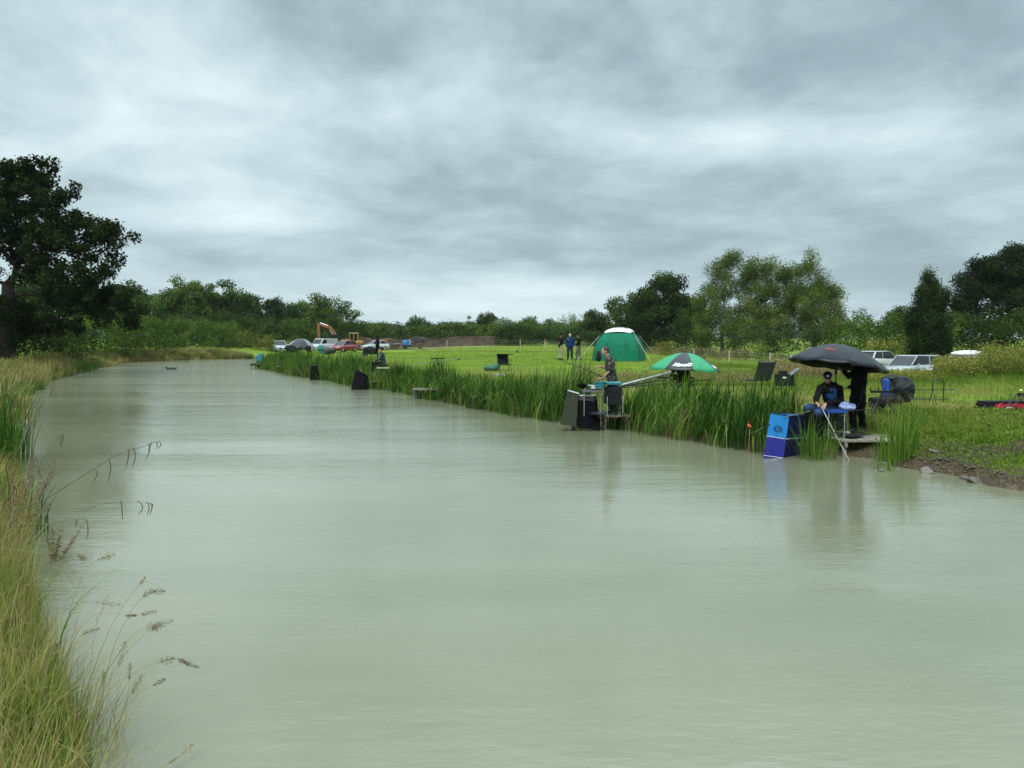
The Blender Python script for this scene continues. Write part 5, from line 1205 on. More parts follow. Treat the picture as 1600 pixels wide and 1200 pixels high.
# --- keepnets
def keepnet(label, top4, bot4, mats, split=.45, frame=BMETAL, logo=None, seams=None, ring=.02):
    """hanging net with an open rectangular mouth; corner order: front-left, front-right, back-right, back-left"""
    T4 = [Vector(p) for p in top4]; B4 = [Vector(p) for p in bot4]; o0 = B4[0].copy(); root = thing('keepnet', label, 'net', o0)
    T4 = [p-o0 for p in T4]; B4 = [p-o0 for p in B4]
    def band(name, f0, f1, mi, mside):
        q = MB(); V = []; n = 6; rows = 5
        for j in range(rows+1):
            f = f0+(f1-f0)*j/rows
            for k in range(4):
                a = T4[k].lerp(B4[k], f); b_ = T4[(k+1) % 4].lerp(B4[(k+1) % 4], f)
                for i in range(n):
                    p = a.lerp(b_, i/n); cen = sum((T4[m_].lerp(B4[m_], f) for m_ in range(4)), Vector())/4
                    e = math.sin(math.pi*i/n)*(-.03 if True else 0)*math.sin(math.pi*((f*4) % 1)); V.append(p + (cen-p)*(-e*.8))
        N_ = 4*n; F = [(j*N_+i, j*N_+(i+1) % N_, (j+1)*N_+(i+1) % N_, (j+1)*N_+i) for j in range(rows) for i in range(N_)]
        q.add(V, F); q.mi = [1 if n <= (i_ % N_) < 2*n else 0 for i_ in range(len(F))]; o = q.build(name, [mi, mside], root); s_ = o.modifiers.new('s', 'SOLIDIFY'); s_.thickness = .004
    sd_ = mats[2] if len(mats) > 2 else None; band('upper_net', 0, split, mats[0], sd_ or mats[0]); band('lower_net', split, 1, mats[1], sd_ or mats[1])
    q = MB(); q.tube([*T4, T4[0]], .012, 6); q.build('mouth_frame', frame, root)
    for f in seams or ():
        q = MB(); q.tube([T4[k % 4].lerp(B4[k % 4], f)*1.0 + (T4[k % 4].lerp(B4[k % 4], f)-(T4[0]+T4[2])/2).normalized()*.006 for k in range(5)], .005, 5); q.build('piping', LOGOW, root)
    if logo:
        V2, F2, m_ = logo; a, b_, c_ = T4[0], T4[1], B4[0]; ux = (b_-a).normalized(); vy = (a-c_).normalized(); nn = ux.cross(vy)
        if nn.y > 0: nn = -nn
        cc = T4[0].lerp(T4[1], .5).lerp(B4[0].lerp(B4[1], .5), split*.62)
        q = MB(); q.add([cc + ux*v[0] + vy*v[1] + nn*.022 for v in V2], F2); q.build('logo', m_, root, fix=False)
    return root
def ring_logo(rx, ry, t):
    """an oval ring broken on the right with a bar running in, like a round letter g"""
    V = []; F = []; n = 28
    for i in range(n+1):
        a = R(35)+R(325)*i/n
        for s_ in (1, 1-t): V.append((rx*math.cos(a)*s_, ry*math.sin(a)*s_, 0))
    F = [(2*i, 2*i+1, 2*i+3, 2*i+2) for i in range(n)]
    b0 = len(V); V += [(-.1*rx, -.05*ry, 0), (rx, -.05*ry, 0), (rx, .25*ry, 0), (-.1*rx, .25*ry, 0)]; F.append((b0, b0+1, b0+2, b0+3)); return V, F
LB = M('light_blue_net_cloth', (0.008, 0.19, 0.52), 0.55, var=.12, bump=.3); DB = M('dark_blue_net_cloth', (0.012, 0.014, 0.22), 0.6, var=.15, bump=.3); DB2 = M('navy_logo', (.005, .012, .06), .6)
yA = 15.0
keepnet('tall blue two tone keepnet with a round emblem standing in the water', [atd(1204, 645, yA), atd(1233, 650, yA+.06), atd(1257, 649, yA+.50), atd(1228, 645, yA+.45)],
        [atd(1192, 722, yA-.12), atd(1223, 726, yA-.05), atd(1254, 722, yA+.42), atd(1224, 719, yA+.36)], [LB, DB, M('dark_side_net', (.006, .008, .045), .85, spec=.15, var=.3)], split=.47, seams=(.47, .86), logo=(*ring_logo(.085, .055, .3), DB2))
GN = M('grey_green_net', (0.040, 0.046, 0.032), .9, spec=.1, var=.3, scale=30, bump=.5)
yB = 19.35
keepnet('sloping grey keepnet nearest the open water at the camouflage swim', [atd(887, 610, yB), atd(904, 615, yB), atd(906, 615, yB+.30), atd(889, 610, yB+.30)],
        [atd(875, 663, yB-.1), atd(900, 667, yB-.1), atd(902, 665, yB+.25), atd(878, 662, yB+.25)], [GN, GN], frame=SILVER)
keepnet('wide black keepnet hanging between the platform and the grey net', [atd(905, 618, yB+.1), atd(927, 619, yB+.1), atd(932, 618, yB+.55), atd(910, 617, yB+.55)],
        [atd(902, 669, yB+.0), atd(938, 672, yB+.0), atd(938, 668, yB+.5), atd(905, 666, yB+.5)], [M('dark_grey_net_cloth', (.06, .065, .07), .7, var=.3), MESHBLK], split=.14, frame=SILVER)
yC = 35.0
keepnet('tilted black keepnet in the water before the dark grey angler', [atd(556, 577, yC), atd(567, 582, yC), atd(575, 588, yC+.5), atd(562, 581, yC+.5)],
        [atd(548, 611, yC-.3), atd(571, 612, yC-.3), atd(577, 610, yC+.4), atd(556, 609, yC+.4)], [MESHBLK, MESHBLK])
yD = 43.0
keepnet('small black keepnet hanging in a gap of the distant reeds', [atd(486, 571, yD), atd(495, 571, yD), atd(497, 571, yD+.4), atd(488, 571, yD+.4)],
        [atd(484, 595, yD-.1), atd(497, 597, yD-.1), atd(499, 594, yD+.4), atd(487, 593, yD+.4)], [MESHBLK, MESHBLK])
# teal bag and post on the furthest platform
q = MB(); q.box((0, 0, .35), (.5, .4, .45)); q.box((.1, 0, .66), (.35, .3, .16)); o = q.build('tackle_box', TEAL, bevel=.03); o.location = Vector((atd(406, 560, 59.4).x, 59.4, .42)); tag(o, 'tiny teal tackle box on the furthest platform', 'tackle box')

# --- poles and rods
def pole(label, P, r0, r1, m=CARBON, name='fishing_pole', cat='fishing pole', butt=None, n=8):
    P = [Vector(p) for p in P]; b = P[0].copy(); root = thing(name, label, cat, b); Q = curve_pts([p-b for p in P], 4) if len(P) > 2 else [p-b for p in P]
    q = MB(); q.tube(Q, [r0+(r1-r0)*i/(len(Q)-1) for i in range(len(Q))], n); q.build('shaft', m, root, smooth=True)
    q = MB(); q.tube([Q[0], Q[0]+(Q[1]-Q[0]).normalized()*.12], r0*1.35, n); q.build('grip', butt or BLK, root)
    return root
pole('pale rod held by the seated angler, its tip dipping into the water', [atd(1279, 627, 15.42), atd(1306, 680, 15.0), atd(1334, 733, 14.6)], .010, .006, M('pale_rod', (.42, .38, .36), .4))
pole('black pole resting from the angler to the blue keepnet', [atd(1272, 641, 15.4), atd(1250, 646, 15.2), atd(1226, 652, 15.0)], .010, .006, M('olive_pole', (.16, .16, .12), .5))
pole('thin landing net handle crossing the reeds left of the blue keepnet', [atd(1203, 663, 14.95), atd(1185, 672, 15.1), atd(1168, 679, 15.3)], .007, .004, M('olive_pole', (.16, .16, .12), .5))
pole('long pole held out over the field side by the camouflage angler', [atd(943, 590, 19.86), atd(915, 577, 19.6), atd(885, 566, 19.2), atd(862, 559, 18.9)], .012, .005)
pole('pole section stood upright in the reeds by the grey keepnet', [atd(893, 600, 19.4), atd(898, 588, 19.4), atd(901, 578, 19.4)], .007, .004, M('olive_pole', (.16, .16, .12), .5))
pole('thick silver pole section sloping up behind the camouflage angler', [atd(962, 604, 19.9), atd(1048, 582, 21.6)], .030, .036, M('silver_pole', (.42, .43, .42), .3, metal=.5), butt=BLK)
pole('dark pole lying along the rollers under the silver one', [atd(960, 606, 19.9), atd(1040, 592, 21.4), atd(1050, 590, 21.6)], .020, .022)
pole('black pole running level behind the reeds to the panelled umbrella', [atd(965, 607, 20.2), atd(1060, 597, 21.9), atd(1114, 593, 22.6)], .012, .020)
pole('thin black pole lying level right of the panelled umbrella', [atd(985, 602, 21.5), atd(1060, 600, 22.0), atd(1130, 600.5, 22.4)], .014, .008)
pole('long thin pole resting on the tripod in the field', [atd(718, 561, 38.4), atd(690, 564, 37.9), atd(640, 570, 36.8), atd(612, 573, 36.2)], .022, .008, M('grey_pole', (.16, .17, .17), .4))
pole('thin pole lying level behind the hooded person', [atd(542, 557, 62), atd(585, 554, 62), atd(605, 552.5, 62)], .02, .03)
pole('short pole crossing from the trolley towards the end of the reeds', [atd(553, 569, 40), atd(558, 566, 40), atd(574, 564, 40)], .01, .01)
# net head by the side tray (cupping kit)
q = MB(); q.tube(curve_pts([atd(905, 599, 19.4), atd(913, 600, 19.4), atd(915, 605, 19.4), atd(908, 606, 19.4), atd(904, 601, 19.4)], 4), .02, 6)
q.ell(atd(909, 602, 19.4), (.12, .06, .07), 10, 6); b0 = atd(909, 602, 19.4)
o = bake_remesh(q, 'landing_net', MESHBLK, None, .015); tag(o, 'black landing net head resting left of the side tray', 'net')
pole('silver bar of the keepnet arm level with the side tray', [atd(912, 602, 19.4), atd(940, 602, 19.5)], .010, .010, SILVER, name='keepnet_bar', cat='keepnet bar')
pole('upright silver post holding the side tray arm', [atd(914, 617, 19.4), atd(914, 600, 19.4)], .011, .011, SILVER, name='keepnet_bar', cat='keepnet bar')
pole('black frame arm reaching right from the blue tray past the standing man', [atd(1300, 645, 15.3), atd(1352, 640, 15.5), atd(1368, 640, 15.7)], .009, .009, BMETAL, name='keepnet_bar', cat='keepnet bar')

# --- pole rests, rollers, trolleys
def tripod(label, base, h, spread, top, name='pole_rest', rz=0):
    root = thing(name, label, 'pole rest', base, rz)
    for a in (90, 210, 330): q = MB(); q.tube([(0, 0, h), (spread*math.cos(R(a)), spread*math.sin(R(a)), 0)], .013, 6); q.build('leg', BMETAL, root)
    q = MB(); q.box((0, 0, h+.02), (top, .05, .05)); 
    for s_ in (-1, -.3, .3, 1): q.tube([(s_*top/2, 0, h+.03), (s_*top/2, 0, h+.12)], .011, 6)
    q.build('top_bar', BLK, root)
    q = MB(); q.ell((.03, 0, h-.25), (.06, .05, .10), 8, 6); q.build('weight_bag', bl, root); return root
tripod('black tripod pole rest standing alone in the field', G(684, 37.5), .62, .45, .62)
tripod('black tripod pole rest beside the man in black', Vector((atd(1376, 672, 17.0).x, 17.0, hz(atd(1376, 672, 17.0).x, 17.0))), .55, .35, .5)
tripod('low pole rest behind the reeds under the silver pole', G(1038, 22.4), .48, .3, .4)
def roller(label, base, w_, h, rz=0):
    root = thing('pole_roller', label, 'pole roller', base, rz)
    for s_ in (-1, 1):
        q = MB(); q.tube([(s_*w_/2, -.18, 0), (s_*w_/2, 0, h), (s_*w_/2, .18, 0)], .010, 6); q.build('leg', BMETAL, root)
    q = MB(); q.tube([(-w_/2-.25, 0, h), (w_/2+.55, 0, h)], .012, 6); q.tube([(-w_/2-.35, 0, h), (-w_/2-.2, 0, h)], .022, 8); q.build('roller_bar', BMETAL, root)
    q = MB(); P = [(w_/2-.02, 0, h-.02)] + [(w_/2+.12-.14*math.cos(R(a)), 0, h+.16+.10*math.sin(R(a))) for a in range(0, 181, 20)] + [(w_/2+.26, 0, h-.3)]
    q.tube(P, .014, 6); q.build('hoop', BMETAL, root)
    q = MB(); q.tube([(-w_/2-.3, -.1, h*.42), (w_/2+.1, .05, h*.45)], .010, 6); q.tube([(-w_/2, .1, h*.3), (w_/2+.4, 0, h*.35)], .008, 6); q.build('lower_bar', BMETAL, root); return root
roller('black pole roller with a round hoop standing on the grass', G(1440, 18.9), .55, .36)
# red bag with black frame at the edge of the picture
rb = G(1566, 17.2); root = thing('tackle_bag', 'long red and black tackle bag lying at the edge of the grass', 'bag', rb, R(2))
RED = M('red_bag_cloth', (0.36, 0.012, 0.03), .65, var=.25, bump=.4)
q = MB(); q.box((0, 0, .11), (.98, .30, .20)); q.build('bag_body', RED, root, bevel=.05)
q = MB(); q.box((0, -.005, .20), (1.0, .33, .035)); q.box((-.40, -.01, .09), (.26, .31, .17)); q.box((.14, -.01, .06), (.16, .33, .10)); q.build('black_trim', bl, root, bevel=.02)
q = MB(); q.box((.05, -.175, .08), (.16, .01, .03)); q.build('badge', LOGOW, root)
root = thing('seat_frame', 'black folding frame propped over the red bag', 'frame', G(1590, 16.9))
for s_ in (-1, 1): q = MB(); q.tube([(-.42, s_*.1-.2, 0), (-.10, s_*.1-.2, .42), (.05, s_*.1-.2, .20)], .014, 6); q.build('leg', BMETAL, root)
q = MB(); q.beam((-.12, -.2, .42), (.6, -.2, .40), .10, .06); q.beam((.0, -.2, .30), (.6, -.2, .30), .04, .04); q.build('top_bar', BLK, root)
q = MB(); q.ell((-.08, -.2, .50), (.035, .035, .03), 10, 6); q.build('yellow_knob', M('yellow_plastic', (.55, .60, .20), .5), root)
# black bag draped over a stand, blue lining
lb_ = G(1398, 18.6); root = thing('tackle_bag', 'bulging black tackle bag with a bright blue end, on a stand', 'bag', lb_)
q = MB(); q.ell((.10, 0, .45), (.34, .26, .28), 14, 10); q.ell((-.10, 0, .58), (.24, .22, .18), 12, 8); q.ell((.22, .02, .28), (.20, .22, .22), 12, 8); q.box((.05, 0, .30), (.52, .36, .34)); q.ell((.36, 0, .36), (.08, .14, .14))
bake_remesh(q, 'bag_body', M('slate_bag_cloth', (.010, .013, .015), .6, spec=.3, var=.5, scale=7, bump=1.0, bscale=9), root, .022, fold=.045, fscale=7)
q = MB(); q.box((-.28, -.10, .42), (.11, .22, .50)); q.build('blue_end', BLUECLOTH, root, bevel=.04)
q = MB(); q.tube([(-.25, 0, .2), (-.32, 0, 0)], .014, 6); q.tube([(.3, -.1, .2), (.36, -.1, 0)], .014, 6); q.tube([(0, .1, .2), (0, .1, 0)], .014, 6); q.build('stand', BMETAL, root)
# flat black tackle pile behind the platform
root = thing('tackle_bag', 'flat black tackle bag on the grass between platform and bulging bag', 'bag', G(1383, 17.9))
q = MB(); q.box((0, 0, .12), (.62, .4, .18)); q.ell((.1, 0, .22), (.22, .16, .08)); bake_remesh(q, 'bag_body', bl, root, .02, fold=.03, fscale=9)
for k, (a, b_) in enumerate((((1352, 630, 17.2), (1378, 636, 17.0)), ((1358, 640, 17.0), (1402, 634, 17.5)), ((1356, 634, 17.4), (1408, 648, 17.0)), ((1393, 640, 17.1), (1422, 637, 17.2)))):
    pole(['black rod top laid over the flat tackle bag', 'black rod butt poking out towards the man in black', 'second black rod sloping over the flat tackle bag', 'short black rod end by the bulging bag'][k], [atd(*a), atd(*b_)], .011, .007)
pole('long thin black bank stick lying past the bulging bag', [atd(1374, 641, 17.4), atd(1466, 632, 18.4)], .009, .009)
# chairs
def lounge(label, base, rz, w_=.52, back=.62, m=None, seat_h=.34, arms=True, tilt=.28):
    root = thing('folding_chair', label, 'chair', base, rz); m = m or bl
    q = MB(); q.box((0, .0, seat_h), (w_, .46, .06)); q.build('seat', m, root, bevel=.02)
    q = MB(); q.box((0, -.24-back*tilt/2, seat_h+back/2), (w_, .055, back), (math.atan(tilt), 0, 0)); q.build('backrest', m, root, bevel=.02)
    for s_ in (-1, 1):
        q = MB(); q.tube([(s_*(w_/2+.02), .22, 0), (s_*(w_/2+.02), .2, seat_h+.0), (s_*(w_/2+.02), -.24, seat_h), (s_*(w_/2+.02), -.24-back*tilt, seat_h+back)], .013, 6); q.tube([(s_*(w_/2+.02), -.28, 0), (s_*(w_/2+.02), -.1, seat_h)], .012, 6); q.build('side_frame', BMETAL, root)
        if arms: q = MB(); q.box((s_*(w_/2+.03), -.02, seat_h+.20), (.05, .40, .03)); q.tube([(s_*(w_/2+.03), .16, seat_h+.2), (s_*(w_/2+.03), .18, seat_h)], .01, 6); q.build('armrest', BLK, root)
    return root
lounge('dark folding chair leaning back in the grass behind the reeds', G(1183, 23.6), R(15), arms=False, tilt=.5, back=.60, m=M('slate_chair_cloth', (.03, .035, .045), .7, var=.2))
lounge('black folding armchair standing in the field beside a green bag', G(788, 37.6), R(-165), w_=.52, back=.50)
q = MB(); q.box((0, .22, .82), (.80, .30, .04)); o = q.build('umbrella_bag', bl, bevel=.015); o.location = G(789, 37.6); tag(o, 'flat black cover laid across the top of the field armchair', 'cover')
root = thing('carryall', 'square black carryall with its lid up between the reeds and rise', 'bag', G(1225, 23.4))
q = MB(); q.box((0, 0, .34), (.50, .35, .36)); q.build('bag_body', bl, root, bevel=.03)
q = MB(); q.box((-.05, .0, .56), (.24, .2, .12)); q.build('top_pocket', bl, root, bevel=.03)
q = MB(); q.box((.26, -.05, .58), (.34, .30, .025), (0, R(-38), 0)); q.build('lid', M('clear_grey_lid', (.12, .15, .17), .3, var=.4), root)
q = MB(); q.box((-.06, -.185, .42), (.10, .012, .04)); q.build('badge', LOGOW, root)
q = MB()
for a in ((-.2, -.1), (.2, -.1), (.2, .12), (-.2, .12)): q.tube([(a[0], a[1], .18), (a[0], a[1], 0)], .012, 6)
q.build('stand', BMETAL, root)
q = MB(); q.ell((0, 0, .14), (.42, .25, .17), 14, 8); q.ell((.2, 0, .2), (.22, .2, .18), 12, 8); o = bake_remesh(q, 'tackle_bag', M('green_bag_cloth', (.012, .10, .05), .65, var=.25, bump=.5), None, .03)
o.location = G(768, 37.5); tag(o, 'dark green rounded bag beside the field armchair', 'bag')
q = MB(); q.box((0, 0, .03), (.8, .35, .05)); q.ell((.15, 0, .05), (.3, .2, .06), 10, 6); o = bake_remesh(q, 'tackle_mat', M('grey_mat', (.22, .23, .22), .8, var=.4), None, .02); o.location = G(775, 33.4); tag(o, 'flat grey unhooking mat on the grass before the green bag', 'mat')
q = MB(); q.box((0, 0, .05), (.62, .3, .05)); q.ell((-.1, 0, .08), (.16, .12, .06), 10, 6); o = bake_remesh(q, 'tackle_mat', M('pale_mat', (.40, .42, .42), .7, var=.5, scale=9), None, .02); o.location = G(690, 33.6); tag(o, 'pale crumpled mat on the grass below the tripod pole rest', 'mat')
q = MB(); q.box((0, 0, 0), (.60, .28, .035)); q.build; o = q.build('bait_tray', M('cream_tray', (.50, .47, .38), .6), bevel=.01); o.location = atd(599, 575, 35.8); tag(o, 'cream bait tray beside the dark grey angler', 'tray')
# far bags along the bank
def lump(label, px, y, r, m, seed, cat='bag', name='tackle_bag', dz=0.0):
    rr = random.Random(seed); q = MB()
    for k in range(4): q.ell((rr.uniform(-.5, .5)*r[0], rr.uniform(-.3, .3)*r[1], r[2]*rr.uniform(.5, 1.1)), (r[0]*rr.uniform(.5, .8), r[1]*rr.uniform(.6, .9), r[2]*rr.uniform(.5, .9)), 10, 7)
    o = bake_remesh(q, name, m, None, .04, fold=.08, fscale=5); o.location = G(px, y, dz); return tag(o, label, cat)
lump('black holdall beside the seated figure among the far cars', 454, 68, (.55, .4, .36), bl, 1, dz=.35)
lump('teal bag standing behind the far reeds before the white van', 501, 62, (.26, .25, .42), TEAL, 2, dz=.35)
lump('slate grey heap of bags behind the far reeds before the red car', 516, 60, (.50, .4, .28), M('slate_cloth', (0.022, 0.028, 0.035), 0.8), 3, dz=.30)
lump('small dark bag under the grey dome umbrella', 481, 80, (.4, .3, .35), bl, 5, dz=.2)
# trolley with bags by the hooded person
root = thing('tackle_trolley', 'loaded black tackle trolley beside the hooded person', 'trolley', G(579, 64))
q = MB(); q.ell((-.1, 0, .55), (.52, .3, .30)); q.ell((.25, 0, .45), (.4, .3, .3)); bake_remesh(q, 'load', bl, root, .04, fold=.08, fscale=5)
for s_ in (-1, 1): q = MB(); q.tube([(-.45, s_*.28-.02, .22), (-.45, s_*.28+.02, .22)], .22, 16); q.build('wheel', BLK, root)
q = MB(); q.tube([(.6, 0, .1), (.2, 0, .3), (-.45, 0, .22), (-.9, 0, .85)], .02, 6); q.tube([(.6, 0, .1), (.6, 0, 0)], .02, 6); q.build('frame', BMETAL, root)
# cone like dark marker in the field, red float in the reeds, floating duck, stones, post and wire fence
q = MB(); V = [(-.22, -.2, 0), (.22, -.2, 0), (.22, .2, 0), (-.22, .2, 0), (0, 0, .34)]; q.add(V, [(3, 2, 1, 0), (0, 1, 4), (1, 2, 4), (2, 3, 4), (3, 0, 4)]); o = q.build('marker', M('dark_marker', (.05, .06, .03), .9, var=.4), bevel=.02); o.location = G(808, 78); tag(o, 'small dark pyramid shaped marker in the open field', 'marker')
q = MB(); q.ell((0, 0, 0), (.028, .028, .035), 10, 8); q.ell((.035, 0, -.02), (.02, .02, .022), 8, 6); q.tube([(0, 0, .03), (0, 0, .10)], .004, 5); o = q.build('float', M('orange_float', (.60, .08, .02), .4)); o.location = atd(1170, 665, 15.25); tag(o, 'small orange red float caught in the reeds', 'float')
q = MB(); q.ell((0, 0, .04), (.24, .11, .09), 14, 8); q.ell((-.20, 0, .15), (.06, .045, .05), 10, 8); q.tube([(-.15, 0, .08), (-.2, 0, .15)], [.05, .035], 8); q.tube([(-.25, 0, .14), (-.31, 0, .135)], [.02, .012], 6); q.tube([(.2, 0, .07), (.32, 0, .12)], [.06, .015], 8)
o = bake_remesh(q, 'duck', M('duck_plumage', (.05, .042, .03), .7, var=.5, scale=12), None, .018); o.location = at(267, 577, 0); o.scale = (1.6, 1.3, 1.1); tag(o, 'small dark duck floating far out on the open water', 'duck')
posts = [(698, 126), (813, 122), (852, 118), (1027, 104), (1084, 95), (1139, 83), (1203, 69), (1255, 63)]
root = thing('wire_fence', 'post and wire fence with pale wooden posts along the field edge', 'fence', G(698, 126))
o0 = root.location.copy(); tops = []
for px, y in [(560, 140)]+posts+[(1330, 57)]:
    g = G(px, y) - o0; q = MB(); lean = random.uniform(-.04, .04); q.tube([g - Vector((0, 0, .3)), g + Vector((lean, 0, 1.2))], [.075, .065], 8); q.build('post', POSTW, root); tops.append(g)
for hgt in (.45, .8, 1.1):
    q = MB(); q.tube([t + Vector((0, -.08, hgt)) for t in tops], .012, 4); q.build('wire', M('fence_wire', (.20, .20, .19), .5, metal=.6), root)
STONE = M('pale_stone', (0.17, 0.155, 0.13), .85, var=.35, scale=9, bump=.8, bscale=25)
stone_me = []
for k in range(5):
    bm = bmesh.new(); bmesh.ops.create_icosphere(bm, subdivisions=3, radius=1)
    rr = random.Random(k); pl = [(Vector((rr.gauss(0, 1), rr.gauss(0, 1), rr.gauss(0, 1))).normalized(), rr.uniform(.55, .85)) for _ in range(9)]
    for v in bm.verts:
        for n_, d_ in pl:
            e = v.co.dot(n_) - d_
            if e > 0: v.co -= n_*e*.9
        v.co.x *= 1.25; v.co.z *= .62
    me = bpy.data.meshes.new('stone'); bm.to_mesh(me); bm.free(); me.materials.append(STONE); stone_me.append(me)
def stone(x, y, s_, label, rz=None, sink=.25):
    o = bpy.data.objects.new('stone', random.choice(stone_me)); link(o); o.location = (x, y, max(hz(x, y), 0)+s_*.3*(1-sink*2)); o.scale = (s_,)*3; o.rotation_euler = (random.uniform(-.3, .3), random.uniform(-.3, .3), random.uniform(0, 6)); 
    return tag(o, label, 'stone', 'stones along the muddy bank')
for (px, py), s_, lab in [((1383, 722), .085, 'angular pale stone leaning at the foot of the reed clump'), ((1378, 731), .07, 'flat stone at the water edge below the platform end'), ((1449, 733), .13, 'broad half sunk grey stone at the water edge'), ((1457, 722), .085, 'wedge shaped stone above the half sunk grey one'),
                          ((1506, 743), .085, 'rounded upright pale stone on the muddy shore'), ((1522, 748), .11, 'flat pale slab stone at the water beside the upright one'), ((1510, 729), .06, 'small rounded stone above the upright one')]:
    p = at(px, py, 0.06); stone(p.x, p.y, s_, lab)
pv, pf, n0 = [], [], 0
for k in range(230):
    px = random.uniform(1362, 1588); p = shore(np.array([px]))[0]; off = abs(random.gauss(.1, .32)); x = p[0]+off*.75+(random.uniform(0, .8) if px > 1570 else 0); y = p[1]+off*.65-(random.uniform(0, .4) if px > 1570 else 0)
    if sdist([x], [y])[0] < -.05: continue
    me = random.choice(stone_me); co = np.empty(len(me.vertices)*3, np.float32); me.vertices.foreach_get('co', co); co = co.reshape(-1, 3); s_ = random.uniform(.010, .036)
    a = random.uniform(0, 6.28); Rz = np.array([[math.cos(a), -math.sin(a), 0], [math.sin(a), math.cos(a), 0], [0, 0, 1]])
    fa = np.empty(len(me.polygons)*3, np.int32); me.polygons.foreach_get('vertices', fa)
    pv.append(co@Rz.T*s_+np.array([x, y, max(hz(x, y), 0)+s_*.15])); pf.append(fa.reshape(-1, 3)+n0); n0 += len(co)
tag(np_mesh('pebbles', np.concatenate(pv), np.concatenate(pf), M('pebble_stone', (.085, .07, .052), .85, var=.5, scale=4)), 'small loose pebbles and clods along the muddy shore', 'pebbles', kind='stuff')
